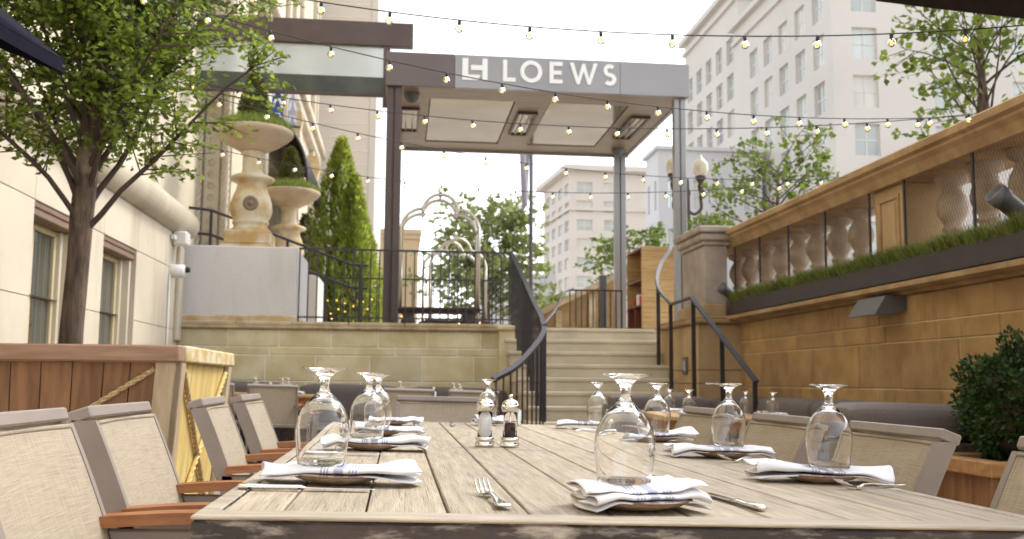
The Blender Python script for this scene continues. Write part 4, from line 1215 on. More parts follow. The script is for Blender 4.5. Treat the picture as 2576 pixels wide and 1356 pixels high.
def street_tree(label, x, y, z, trunk_h, crown_z, h, w, n_prim, twigs, leaves, ll, lw, lm, seed, elev=40, group='street trees'):
    top = z + crown_z + h * .55
    trunk = [(x, y, z), (x + .02, y, z + trunk_h), (x - .02, y, z + crown_z + h * .25), (x, y, top)]
    wd_, LP, LD = grow(seed, (x, y, z), z + trunk_h, top, n_prim, w, elev, twigs, w * .30, leaves, trunk, .4)
    return tree('street_tree', label, (x, y, z), trunk, [w * .045 + .02, w * .04 + .015, w * .02 + .01, .01], wd_, LP, LD, ll, lw, lm, M['bark'], group, seg=4)
street_tree('green park tree behind the luggage carts', 4.0, 45, G0, 1.8, 1.5, 8.6, 3.5, 46, 10, 9, .34, .22, M['leaf_far'], 21, 30)
street_tree('smaller park tree low behind the flagpole', 6.6, 40, G0, .6, .4, 2.9, 1.8, 26, 10, 10, .3, .2, M['leaf_far'], 24, 25)
street_tree('hazy yellow-green sapling under the canopy beside the rear post', 5.9, 25, G0, 1.0, 1.2, 3.0, 1.55, 22, 8, 8, .15, .10, M['leaf_maple'], 22, 32)
street_tree('spreading young maple behind the balustrade by the street lamp', 4.85, 12.2, G0, .9, .8, 2.4, 1.15, 24, 7, 7, .08, .07, M['leaf_maple'], 23, 36)
street_tree('large maple above the balustrade at the right edge', 5.15, 8.1, G0, 1.1, 1.2, 3.4, 1.35, 30, 8, 8, .075, .07, M['leaf_maple'], 27, 42)

# small bush tops on the pier
def ball_bush(name, label, c, rx, rz_, n, ln, m, seed, core=True, parent=None, pname='foliage'):
    r = np.random.default_rng(seed)
    o = parent or empty(name, c, label, 'shrub')
    d = r.normal(size=(n, 3)); d /= np.linalg.norm(d, axis=1)[:, None]
    lob = 1 + .10 * np.sin(4 * d[:, 0] * 3 + 5 * d[:, 2]) + .08 * np.sin(11 * d[:, 1] + 7 * d[:, 0])
    rad = lob * r.uniform(.5, 1, n) ** .3
    p = d * rad[:, None] * np.array([rx, rx, rz_])
    dirs = d + r.normal(0, .6, (n, 3)) + np.array([0, 0, .3])
    off = np.array([0, 0, 0.]) if parent is None else np.array(c) - np.array(parent.location)
    obj(pname, leaf_mesh(pname, p + off, dirs, ln, ln * .55, M[m]), o)
    if core:
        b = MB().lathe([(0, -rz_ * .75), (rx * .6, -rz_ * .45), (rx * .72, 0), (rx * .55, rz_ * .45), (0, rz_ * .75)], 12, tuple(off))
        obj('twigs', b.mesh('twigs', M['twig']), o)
    return o
ball_bush('low_shrub', 'low yellow-green shrub behind the stone pier cap', (4.75, 14.8, 3.2), .45, .32, 1500, .06, 'leaf_maple', 31)

# ---- timber planter box on the left
pl = empty('timber_planter', (-1.9, 5.75, 0), 'large brown timber planter box with rope crosses around the tree', 'planter')
tp = .09                                       # taper towards the floor
X0, X1, Yn, Yf, ZT = -2.72, -1.075, 5.03, 6.47, 1.02
def lean(x, y, z):                             # inward taper of the box towards the floor
    cx_, cy_ = (X0 + X1) / 2, (Yn + Yf) / 2
    s = 1 - tp * (ZT - z) / ZT
    return (cx_ + (x - cx_) * s, cy_ + (y - cy_) * s, z)
def slab(pts4, nrm, th):
    a = [Vector(lean(*p)) for p in pts4]; nv = Vector(nrm) * th
    b = MB(); b.add([tuple(p) for p in a] + [tuple(p + nv) for p in a], [(0, 1, 2, 3), (7, 6, 5, 4), (0, 4, 5, 1), (1, 5, 6, 2), (2, 6, 7, 3), (3, 7, 4, 0)])
    return b
xs = [X0, -2.58, -2.43, -2.29, -2.13, -1.985, -1.845, -1.705, -1.56, -1.415, -1.29, -1.165]
for i in range(len(xs) - 1):
    slab([(xs[i] + .003, Yn, .05), (xs[i + 1] - .003, Yn, .05), (xs[i + 1] - .003, Yn, ZT), (xs[i] + .003, Yn, ZT)], (0, 1, 0), .022).build('board', M['cedar'], pl)
ys = [Yn + .10] + [Yn + .10 + .148 * k for k in range(1, 9)] + [Yf - .09]
for i in range(len(ys) - 1):
    slab([(X1, ys[i] + .003, .05), (X1, ys[i + 1] - .003, .05), (X1, ys[i + 1] - .003, ZT), (X1, ys[i] + .003, ZT)], (-1, 0, 0), .022).build('board', M['yellow_wood'], pl)  # boards of this face yellower and brighter than the front ones
slab([(X0, Yf, .05), (X1, Yf, .05), (X1, Yf, ZT), (X0, Yf, ZT)], (0, -1, 0), .02).build('back_panel', M['cedar'], pl)
slab([(X0, Yn, .05), (X0, Yf, .05), (X0, Yf, ZT), (X0, Yn, ZT)], (1, 0, 0), .02).build('back_panel', M['cedar'], pl)
# corner posts
for (xa, xb, ya, yb) in ((-1.165, -1.045, Yn - .03, Yn - .001), (X0, X0 + .09, Yn - .03, Yn - .001)):
    slab([(xa, ya, .0), (xb, ya, .0), (xb, ya, ZT), (xa, ya, ZT)], (0, 1, 0), .028).build('corner_post', M['post_wood'], pl)
slab([(-1.045, Yn - .03, 0), (-1.045, Yn + .085, 0), (-1.045, Yn + .085, ZT), (-1.045, Yn - .03, ZT)], (-1, 0, 0), .026).build('corner_post', M['post_wood'], pl)
slab([(-1.045, Yf - .08, 0), (-1.045, Yf + .03, 0), (-1.045, Yf + .03, ZT), (-1.045, Yf - .08, ZT)], (-1, 0, 0), .026).build('corner_post', M['post_wood'], pl)
MB().cbox(X0 - .03, -1.05, Yn - .06, Yn + .05, ZT + .003, ZT + .085, .008).build('lip', M['cedar_lip'], pl)
MB().cbox(-1.16, -1.035, Yn + .054, Yf + .05, ZT + .003, ZT + .085, .008).build('lip', M['birch'], pl)
MB().cbox(X0 - .03, -1.164, Yf - .06, Yf + .05, ZT + .003, ZT + .085, .008).build('lip', M['cedar_lip'], pl)
MB().cbox(X0 - .03, X0 + .08, Yn + .054, Yf - .064, ZT + .003, ZT + .085, .008).build('lip', M['cedar_lip'], pl)
MB().box(X0 + .03, X1 - .03, Yn + .03, Yf - .03, .8, .93).build('soil', M['soil'], pl)
def rope(a, b_, r=.013):
    a = Vector(a); b_ = Vector(b_); d = (b_ - a); L = d.length; d.normalize()
    u = d.orthogonal().normalized(); v = d.cross(u); m = MB(); n = int(L / .012)
    for ph in (0, 2.094, 4.189):
        m.tube([tuple(a + d * (L * i / n) + u * (math.cos(i * .55 + ph) * r * .55) + v * (math.sin(i * .55 + ph) * r * .55)) for i in range(n + 1)], r * .62, 5)
    return m
def on_front(x, z): p = lean(x, Yn, z); return (p[0], p[1] - .016, p[2])
def on_side(y, z): p = lean(X1, y, z); return (p[0] + .016, p[1], p[2])
rope(on_front(-1.17, .99), on_front(-2.62, .10)).build('rope', M['rope'], pl)
rope(on_front(-2.62, .99), on_front(-1.20, .10)).build('rope', M['rope'], pl)
rope(on_side(Yf - .1, .98), on_side(Yn + .12, .10)).build('rope', M['yellow_wood'], pl)
rope(on_side(Yn + .12, .98), on_side(Yf - .1, .10)).build('rope', M['rope'], pl)
# ================================================================== STRING LIGHTS
bulb_p = [(.006, .021), (.0065, .019), (.010, .0165), (.0155, .009), (.0180, 0), (.0155, -.009), (.009, -.0155), (.0, -.018),
          (.0, -.0172), (.0084, -.0148), (.0147, -.0086), (.0172, 0), (.0147, .0086), (.0093, .0157), (.0058, .018)]
bulb_me = MB().lathe(bulb_p, 18, closed=True).mesh('bulb', M['glass'])
sock_me = MB().lathe([(0, .044), (.006, .044), (.0075, .042), (.008, .018), (.0, .018)], 10).mesh('socket', M['socket'])
fil_me = MB().lathe([(0, .016), (.0025, .012), (.0055, .004), (.0065, -.003), (.004, -.008), (0, -.009)], 10).mesh('filament', M['filament'])
def string_lights(a, b_, q, t0, n, ta, tb, label):
    a = np.array(a); b_ = np.array(b_); L = float(np.linalg.norm(b_ - a))
    def P(t, dz=0.): xy = a + (b_ - a) * t; return (float(xy[0]), float(xy[1]), q[0] * t * t + q[1] * t + q[2] + dz)
    o0 = P(ta, .042)
    r = empty('string_lights', o0, label, 'string lights', 'festoon lights over the patio')
    MB().tube([P(t, .042) for t in np.linspace(ta, tb, 60)], .0032, 5).build('wire', M['socket'], r)
    k0 = math.ceil((ta - t0) * L / .315)
    for i in range(k0, n):
        t = t0 + i * .315 / L
        if t > tb: break
        p = P(t)
        jit = Matrix.Rotation(random.uniform(-.10, .10), 4, 'X') @ Matrix.Rotation(random.uniform(-.10, .10), 4, 'Y')
        w_ = obj('bulb', bulb_me, r, M=Matrix.Translation(Vector(p) - Vector(o0)) @ Matrix.Translation((0, 0, .042)) @ jit @ Matrix.Translation((0, 0, -.042)))
        obj('socket', sock_me, w_); obj('filament', fil_me, w_)
string_lights((-1.2, 4.55), (2.8, 3.85), (.671, -.990, 2.775), .206, 12, -.40, 1.22, 'topmost string of clear bulbs nearest the camera across the white sky')
string_lights((-1.4, 5.0), (3.62, 5.9), (.921, -1.146, 2.851), .017, 16, -.25, 1.0, 'string of lit bulbs sloping across the canopy sign')
string_lights((-1.0, 6.6), (3.6, 5.75), (.657, -.855, 2.798), -.021, 16, -.38, 1.0, 'string of lit bulbs hanging across the canopy ceiling')
string_lights((-.9, 6.9), (3.65, 7.7), (.694, -.845, 2.745), -.008, 15, -.40, 1.0, 'string of lit bulbs just below the canopy underside')
string_lights((-1.5, 8.6), (3.6, 7.8), (.938, -1.175, 2.848), -.006, 16, -.25, 1.0, 'lowest and farthest string of lit bulbs above the luggage carts')

fairy_me = MB().lathe([(0, -.016), (.013, -.008), (.016, 0), (.013, .008), (0, .016)], 8).mesh('fairy_bulb', M['fairy'])
def fairy(pts, label):
    r = empty('fairy_lights', pts[0], label, 'fairy lights', 'fairy lights on the terrace')
    MB().tube([tuple(p) for p in pts], .003, 4).build('wire', M['socket'], r)
    for p in pts: obj('fairy_bulb', fairy_me, r, tuple(Vector(p) - Vector(pts[0])))
rf = np.random.default_rng(12)
fairy([(-1.55 + .06 * i + rf.uniform(-.03, .03), 20.3 + rf.uniform(-.3, .3), 1.85 + rf.uniform(0, .75)) for i in range(18)], 'warm fairy lights twinkling low in the evergreens')
fairy([(.0 + .085 * i + rf.uniform(-.05, .05), 15.9 + rf.uniform(-.2, .2), 1.72 + rf.uniform(0, .30)) for i in range(20)], 'warm fairy lights scattered along the terrace floor under the carts')

# ================================================================== PARASOLS
def parasol(corners, apex, val, pole_xy, m, label):
    c = [Vector(p) for p in corners]; ap = Vector(apex)
    r = empty('parasol', (pole_xy[0], pole_xy[1], 0), label, 'parasol')
    n = len(c); b = MB(); k = 8
    for i in range(n):
        p, q = c[i], c[(i + 1) % n]
        vs = []
        for s in range(k + 1):
            for t in range(k + 1):
                e = p.lerp(q, t / k); w_ = ap.lerp(e, s / k)
                sag = -.05 * math.sin(math.pi * t / k) * (s / k) - .04 * math.sin(math.pi * s / k)
                vs.append((w_.x, w_.y, w_.z + sag))
        b.add(vs, [(s * (k + 1) + t, (s + 1) * (k + 1) + t, (s + 1) * (k + 1) + t + 1, s * (k + 1) + t + 1) for s in range(k) for t in range(k)], smooth=True)
    o = b.build('canopy', m, r); md = o.modifiers.new('thickness', 'SOLIDIFY'); md.thickness = .006
    v = MB()
    for i in range(n):
        p, q = c[i], c[(i + 1) % n]
        vs = []
        for t in range(k + 1):
            e = p.lerp(q, t / k); sg = -.05 * math.sin(math.pi * t / k)
            vs += [(e.x, e.y, e.z + sg), (e.x, e.y, e.z + sg - val)]
        v.add(vs, [(2 * t, 2 * t + 1, 2 * t + 3, 2 * t + 2) for t in range(k)])
    o = v.build('valance', m, r); md = o.modifiers.new('thickness', 'SOLIDIFY'); md.thickness = .006
    for p in c:
        MB().tube([tuple(ap - Vector((0, 0, .04))), tuple(p - Vector((0, 0, .03)))], .013, 6).build('rib', M['black_metal'], r)
    MB().tube([(pole_xy[0], pole_xy[1], 0), tuple(ap)], .024, 12).build('pole', M['black_metal'], r)
    return r
parasol([(-1.34, 4.0, 2.19), (-2.0, 2.1, 2.45), (-4.0, 1.2, 3.15), (-3.3, 3.0, 2.92)], (-2.67, 2.6, 3.3), .05, (-2.67, 2.6), M['umbrella'], 'navy cloth parasol corner jutting in at the top left')
parasol([(2.06, 4.0, 2.70), (4.46, 4.05, 2.70), (4.46, 1.6, 2.70), (2.06, 1.6, 2.70)], (3.26, 2.8, 3.3), .085, (3.26, 2.8), M['umbrella_brown'], 'dark parasol edge along the top right')

# ================================================================== DINING TABLE
TZt = .74
tb = empty('dining_table', M=on_patio(.365, 3.17), label='long bleached plank dining table in the foreground', cat='table')
HX, Y0, Y1 = .635, -1.665, 1.67
bx = [-.632, -.545, -.425, -.303, -.179, -.055, .069, .193, .317, .441, .555, .635]
random.seed(21)
joints = {0: [-1.25, -.3, .6], 1: [-.92, .35], 2: [-.95, .9], 3: [-.2], 4: [-.19, 1.1], 5: [-.19], 6: [.5], 7: [-.2], 8: [.9], 9: [-.6, .8], 10: [0.1]}
for i in range(len(bx) - 1):
    ends = [Y0] + joints.get(i, []) + [Y1]
    for a, b_ in zip(ends[:-1], ends[1:]):
        dz = random.uniform(-.0012, .0)
        xm, ym = (bx[i] + bx[i + 1]) / 2, (a + b_) / 2; hw = (bx[i + 1] - bx[i]) / 2 - random.uniform(.0014, .0030); hl = (b_ - a) / 2 - .0016
        m = MB().cbox(-hw, hw, -hl, hl, -.032, 0, .0022).mesh('plank', M['table'])
        obj('plank', m, tb, (xm, ym, TZt + dz))
obj('under_deck', MB().box(-.62, .62, Y0 + .01, Y1 - .01, -.05, -.034).mesh('under_deck', M['rubber']), tb, (0, 0, TZt))
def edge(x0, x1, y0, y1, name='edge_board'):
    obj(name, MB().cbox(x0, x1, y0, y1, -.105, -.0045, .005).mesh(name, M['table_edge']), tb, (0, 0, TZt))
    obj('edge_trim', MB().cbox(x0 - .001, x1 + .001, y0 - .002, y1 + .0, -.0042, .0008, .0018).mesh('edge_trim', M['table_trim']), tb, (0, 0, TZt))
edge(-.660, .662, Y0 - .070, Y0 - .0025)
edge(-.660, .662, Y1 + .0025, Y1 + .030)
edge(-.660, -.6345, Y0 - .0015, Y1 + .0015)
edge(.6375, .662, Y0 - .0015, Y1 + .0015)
leg = MB().cbox(-.045, .045, -.045, .045, 0.0, TZt - .051, .006).mesh('leg', M['table_edge'])
for sx in (-1, 1):
    for sy in (-1, 1): obj('leg', leg, tb, (sx * .56, sy * 1.5, 0))

# ================================================================== CHAIRS
def make_chair(label, group, arms=True):
    r = empty('sling_chair', label=label, cat='chair', group=group)
    W = .262; fw = .020; fd = .052
    up = curve([(-.185, .40), (-.212, .51), (-.250, .615), (-.297, .73), (-.340, .826)], 5)
    for s in (-1, 1):
        p = MB(); y0, y1 = (W - fw, W) if s > 0 else (-W, -W + fw)
        vs = []; n = len(up)
        for (x, z) in up:
            vs += [(x - fd / 2, y0, z), (x + fd / 2, y0, z), (x + fd / 2, y1, z), (x - fd / 2, y1, z)]
        fs = [(4 * i + k, 4 * i + (k + 1) % 4, 4 * i + 4 + (k + 1) % 4, 4 * i + 4 + k) for i in range(n - 1) for k in range(4)] + [(3, 2, 1, 0), tuple(4 * (n - 1) + k for k in range(4))]
        p.add(vs, fs)
        o = obj('back_upright', p.mesh('back_upright', M['frame']), r)
    xt, zt_ = up[-1]
    b = MB().cbox(-.026, .026, -W, W, -.002, .026, .004, M=Matrix.Translation((xt - .006, 0, zt_)) @ Matrix.Rotation(-.35, 4, 'Y'))
    obj('top_bar', b.mesh('top_bar', M['frame']), r)
    # sling back: gently bowed cloth between the uprights, fabric facing +x
    nx, nz = 10, 14; vs = []
    for j in range(nz + 1):
        t = j / nz; z = .435 + t * .384; x = float(np.interp(z, [q[1] for q in up], [q[0] for q in up]))
        for i in range(nx + 1):
            u_ = i / nx; y = (-W + fw * .8) + u_ * 2 * (W - fw * .8)
            vs.append((x + .024 - .018 * math.sin(math.pi * u_), y, z))
    fs = [(j * (nx + 1) + i, j * (nx + 1) + i + 1, (j + 1) * (nx + 1) + i + 1, (j + 1) * (nx + 1) + i) for j in range(nz) for i in range(nx)]
    o = obj('back_sling', MB().add(vs, fs, smooth=True).mesh('back_sling', M['sling']), r)
    zt2 = .820; x2 = float(np.interp(zt2, [q[1] for q in up], [q[0] for q in up]))
    b = MB().tube([(x2 + .022 - .018 * math.sin(math.pi * u_), (-W + fw) + u_ * 2 * (W - fw), zt2) for u_ in np.linspace(0, 1, 9)], .0055, 6)
    obj('sling_hem', b.mesh('sling_hem', M['sling']), o)
    vs = []
    for j in range(9):
        x = -.20 + j * .465 / 8
        for i in range(nx + 1):
            u_ = i / nx; vs.append((x, (-W + fw * .8) + u_ * 2 * (W - fw * .8), .435 - .022 * math.sin(math.pi * u_) + .012 * (j / 8)))
    fs = [(j * (nx + 1) + i, (j + 1) * (nx + 1) + i, (j + 1) * (nx + 1) + i + 1, j * (nx + 1) + i + 1) for j in range(8) for i in range(nx)]
    obj('seat_sling', MB().add(vs, fs, smooth=True).mesh('seat_sling', M['sling']), r)
    for s in (-1, 1):
        ya, yb = (W - fw, W) if s > 0 else (-W, -W + fw)
        obj('seat_rail', MB().cbox(-.21, .27, ya, yb, .405, .445, .004).mesh('seat_rail', M['frame']), r)
        obj('leg', MB().cbox(-.245, -.20, ya, yb, 0, .41, .004, M=Matrix.Shear('XY', 4, (0, 0)) if False else None).mesh('leg', M['frame']), r)
        obj('leg', MB().cbox(.225, .27, ya, yb, 0, .60 if arms else .41, .004).mesh('leg', M['frame']), r)
        if arms:
            obj('arm_support', MB().cbox(-.255, .26, ya, yb, .585, .613, .004).mesh('arm_support', M['frame']), r)
            pr = curve([(-.24, 0), (-.10, .010), (.10, .012), (.28, .0)], 4)
            a = MB(); yc = (ya + yb) / 2; vs = []
            for (x, dz) in pr:
                h = .031
                vs += [(x, yc - h, .617 + dz), (x, yc + h, .617 + dz), (x, yc + h * .9, .640 + dz), (x, yc - h * .9, .640 + dz)]
            n = len(pr)
            a.add(vs, [(4 * i + k, 4 * i + 4 + k, 4 * i + 4 + (k + 1) % 4, 4 * i + (k + 1) % 4) for i in range(n - 1) for k in range(4)] + [(0, 1, 2, 3), tuple(4 * (n - 1) + 3 - k for k in range(4))])
            obj('armrest', a.mesh('armrest', M['teak']), r)
    obj('cross_rail', MB().cbox(-.225, -.195, -W + fw, W - fw, .40, .43, .004).mesh('cross_rail', M['frame']), r)
    obj('cross_rail', MB().cbox(.24, .268, -W + fw, W - fw, .405, .435, .004).mesh('cross_rail', M['frame']), r)
    return r
chair0 = make_chair('x', 'x')
used = []
def chair(x, y, rz, label, group='sling chairs at the long table'):
    c = copy_tree(chair0) if used else chair0
    used.append(1)
    c.matrix_basis = on_patio(x, y, 0, rz + random.uniform(-.03, .03)); tag(c, label, 'chair', group)
    return c
chair(-.375, 1.92, 0, 'beige sling chair in the bottom left corner, nearest on the left side')
chair(-.360, 2.555, 0, 'second beige sling chair from the camera along the left side')
chair(-.330, 3.63, 0, 'third beige sling chair on the left, before the yellow planter side')
chair(-.315, 4.41, 0, 'fourth and farthest beige sling chair on the left side of the table')
chair(.925, 1.70, math.pi, 'beige sling chair cut off by the right edge of the picture')
chair(.955, 2.54, math.pi, 'brown-looking sling chair beside the nearest glass on the right side')
chair(.945, 3.27, math.pi, 'sling chair second along the right side of the table')
chair(.95, 4.15, math.pi, 'sling chair hidden third along the right side of the table')
chair(.24, 4.97, -math.pi / 2, 'sling chair facing the camera at the far head of the table')
BG = 'sling chairs at the back tables'
chair(-1.33, 11.15, math.pi / 2, 'back-view sling chair with open frame beside the planter', BG)
chair(-2.0, 11.2, math.pi / 2, 'sling chair half hidden behind the timber planter', BG)
chair(.10, 10.75, math.pi / 2, 'left of two back-view sling chairs beyond the far table end', BG)
chair(.78, 10.75, math.pi / 2, 'right of two back-view sling chairs beside the stair railing', BG)

# ---- tables at the back and right
def small_table(x, y, wx, wy, label, m='host', rz=0):
    r = empty('cafe_table', M=on_patio(x, y, 0, rz), label=label, cat='table', group='smaller patio tables')
    n = max(3, int(wx / .12))
    for i in range(n):
        a = -wx / 2 + wx / n * i
        obj('slat', MB().cbox(a + .002, a + wx / n - .002, -wy / 2, wy / 2, .71, .74, .003).mesh('slat', M[m]), r)
    obj('apron', MB().box(-wx / 2 + .04, wx / 2 - .04, -wy / 2 + .04, wy / 2 - .04, .64, .708).mesh('apron', M['teak']), r)
    for sx in (-1, 1):
        for sy in (-1, 1): obj('leg', MB().cbox(sx * (wx / 2 - .08) - .03, sx * (wx / 2 - .08) + .03, sy * (wy / 2 - .08) - .03, sy * (wy / 2 - .08) + .03, 0, .64, .004).mesh('leg', M['frame']), r)
    return r
small_table(-1.55, 11.95, 1.25, .75, 'wooden table with inverted glasses below the terrace wall on the left')
small_table(.42, 11.75, 1.35, .75, 'wooden table below the terrace wall beside the stair railing')
small_table(2.45, 7.8, 1.05, 1.7, 'set table in front of the grey sofa on the right')

# ---- seating against the walls
def cushion(mb, x0, x1, y0, y1, z0, z1, r=.06, n=5):
    """soft rounded block"""
    cx, cy, cz = (x0 + x1) / 2, (y0 + y1) / 2, (z0 + z1) / 2; hx, hy, hz = (x1 - x0) / 2, (y1 - y0) / 2, (z1 - z0) / 2
    def face(f):
        vs = []; k = 8
        for i in range(k + 1):
            for j in range(k + 1):
                u_, v_ = -1 + 2 * i / k, -1 + 2 * j / k
                p = f(u_, v_); d = np.array([p[0] * hx, p[1] * hy, p[2] * hz])
                inner = np.clip(d, [-hx + r, -hy + r, -hz + r], [hx - r, hy - r, hz - r]); e = d - inner; L = np.linalg.norm(e)
                q = inner + (e / L * r if L > 1e-6 else 0)
                q = q + np.array([0, 0, .012 * math.cos(u_ * 1.5) * math.cos(v_ * 1.5)]) * (1 if p[2] > .99 else 0)
                vs.append((cx + q[0], cy + q[1], cz + q[2]))
        mb.add(vs, [(i * (k + 1) + j, (i + 1) * (k + 1) + j, (i + 1) * (k + 1) + j + 1, i * (k + 1) + j + 1) for i in range(k) for j in range(k)], smooth=True)
    face(lambda u, v: (u, v, 1)); face(lambda u, v: (v, u, -1)); face(lambda u, v: (1, u, v)); face(lambda u, v: (-1, v, u)); face(lambda u, v: (v, 1, u)); face(lambda u, v: (u, -1, v))
    return mb
sfa = empty('outdoor_sofa', M=on_patio(3.1, 7.5), label='long grey upholstered sofa along the brown wall', cat='sofa')
obj('base', MB().cbox(-.45, .52, -2.1, 3.0, .04, .33, .01).mesh('base', M['wicker']), sfa)
for i in range(4):
    obj('seat_cushion', cushion(MB(), -.44, .28, -2.05 + 1.26 * i, -.82 + 1.26 * i, .33, .48).mesh('seat_cushion', M['sofa']), sfa)
    obj('back_cushion', cushion(MB(), .24, .54, -2.05 + 1.26 * i, -.80 + 1.26 * i, .47, .875, .09).mesh('back_cushion', M['sofa']), sfa)
sfb = empty('outdoor_sofa', M=on_patio(2.62, 5.05), label='grey sofa end with wicker base nearest the potted boxwood', cat='sofa')
obj('base', MB().cbox(-.33, .66, -.16, .22, .04, .70, .012).mesh('base', M['wicker']), sfb)
obj('back_cushion', cushion(MB(), -.36, .40, -.16, .20, .70, .885, .08).mesh('back_cushion', M['sofa']), sfb)
obj('back_cushion', cushion(MB(), .36, .68, -.20, .60, .70, .885, .085).mesh('back_cushion', M['sofa']), sfb)
bq = empty('banquette', M=on_patio(-.6, 12.55), label='low grey banquette against the yellow terrace wall', cat='bench')
obj('base', MB().cbox(-2.0, 2.0, -.2, .35, .04, .42, .01).mesh('base', M['wicker']), bq)
for i in range(3): obj('back_cushion', cushion(MB(), -1.95 + 1.32 * i, -.66 + 1.32 * i, .12, .36, .42, .86, .07).mesh('back_cushion', M['sofa']), bq)
sw = empty('step_bench', M=on_patio(2.5, 9.3), label='grey upholstered bench in front of the steps behind the set table', cat='bench')
obj('base', MB().cbox(-.5, .5, -.25, .25, .04, .40, .01).mesh('base', M['wicker']), sw)
obj('back_cushion', cushion(MB(), -.52, .52, .02, .26, .40, .86, .07).mesh('back_cushion', M['sofa']), sw)

# ---- potted boxwood on the right
M['orange_cedar'] = mat('orange_cedar', (.42, .23, .095), .6, c2=(.30, .15, .055), scale=4, stretch=(2, 6, 9))
pt = empty('boxwood_planter', M=on_patio(2.93, 4.5), label='orange wooden planter box holding the round boxwood at right', cat='planter')
for i in range(6):
    a = -.29 + i * .098
    obj('board', MB().cbox(a + .002, a + .096, -.29, -.268, .04, .585, .003).mesh('board', M['cedar']), pt)
for (x0, x1, y0, y1) in ((-.30, -.275, -.27, .29), (.275, .30, -.27, .29), (-.27, .27, .268, .29)):
    obj('side_panel', MB().cbox(x0, x1, y0, y1, .04, .585, .003).mesh('side_panel', M['cedar']), pt)
for sx in (-1, 1):
    obj('corner_post', MB().cbox(sx * .30 - .035, sx * .30 + .035, -.318, -.292, 0, .585, .004).mesh('corner_post', M['cedar']), pt)
    br = MB().box(-.02, .02, -.312, -.294, -.36, .36, M=Matrix.Translation((0, 0, .31)) @ Matrix.Rotation(sx * R_(45), 4, 'Y'))
    obj('cross_brace', br.mesh('cross_brace', M['cedar']), pt)
for (x0, x1, y0, y1) in ((-.37, .37, -.37, -.26), (-.37, .37, .26, .37), (-.37, -.26, -.258, .258), (.26, .37, -.258, .258)):
    obj('lip', MB().cbox(x0, x1, y0, y1, .588, .655, .006).mesh('lip', M['orange_cedar']), pt)
obj('soil', MB().box(-.26, .26, -.26, .26, .5, .615).mesh('soil', M['soil']), pt)
bw_ = empty('round_boxwood', M=on_patio(3.0, 4.5, .61), label='dense dark green round boxwood in the orange planter at right', cat='shrub')
r9 = np.random.default_rng(44); n = 15000
d = r9.normal(size=(n, 3)); d /= np.linalg.norm(d, axis=1)[:, None]
lob = 1 + .11 * np.sin(9 * d[:, 0] + 4 * d[:, 2]) + .10 * np.sin(11 * d[:, 1] + 7 * d[:, 2]) + .06 * np.sin(23 * d[:, 0] * d[:, 1] + 9 * d[:, 2])
p = d * (lob * r9.uniform(.45, 1.04, n) ** .28)[:, None] * np.array([.325, .325, .30]) + np.array([.03, 0, .29])
sh = np.clip(r9.normal(.42, .25, n), 0, 1)
obj('foliage', leaf_mesh('foliage', p, d + r9.normal(0, .65, (n, 3)) + np.array([0, 0, .35]), .030, .016, M['leaf_box'], sh, rnd=r9), bw_)
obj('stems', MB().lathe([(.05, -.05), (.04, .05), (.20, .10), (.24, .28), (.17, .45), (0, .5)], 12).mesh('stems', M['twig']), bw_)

# ================================================================== PLACE SETTINGS
g_prof = [(0, 0), (.030, .0005), (.0425, .0008), (.0435, .0016), (.0425, .0024), (.030, .0050), (.020, .0095), (.0125, .0160), (.0090, .0230), (.0078, .0320), (.0088, .0400), (.0120, .0460), (.0200, .0530),
          (.0310, .0640), (.0400, .0770), (.0462, .0920), (.0492, .1060), (.0500, .1180), (.0492, .1330), (.0470, .1500), (.0445, .1680), (.0432, .1788), (.0427, .1796), (.0421, .1788),
          (.0434, .1680), (.0459, .1500), (.0480, .1330), (.0488, .1180), (.0480, .1060), (.0450, .0920), (.0388, .0778), (.0300, .0655), (.0190, .0560), (.0090, .0520), (0, .0508)]
glass_me = MB().lathe(g_prof, 40).mesh('goblet', M['glass'])
glass_lo = MB().lathe(g_prof, 20).mesh('goblet_small', M['glass'])
def goblet(x, y, z, label, group='inverted goblets on the long table', me=None):
    o = obj('goblet', me or glass_me, None, M=on_patio(x, y, z + .18, random.uniform(0, 3)) @ Matrix.Rotation(math.pi, 4, 'X'))
    return tag(o, label, 'glass', group)
pl_prof = [(0, .0), (.045, .0), (.05, .002), (.075, .009), (.086, .0145), (.0885, .0165), (.0870, .0178), (.0835, .0168), (.072, .0115), (.048, .0065), (0, .0055)]
plate_me = MB().lathe(pl_prof, 40).mesh('plate', [M['china'], M['china_rim']])
for f in plate_me.polygons:
    c = f.center
    if math.hypot(c.x, c.y) > .082: f.material_index = 1
def plate(x, y, label, s=1.):
    o = obj('side_plate', plate_me, None, M=on_patio(x, y, TZt + .001) @ Matrix.Diagonal((s, s, 1, 1)))
    return tag(o, label, 'plate', 'stoneware side plates')
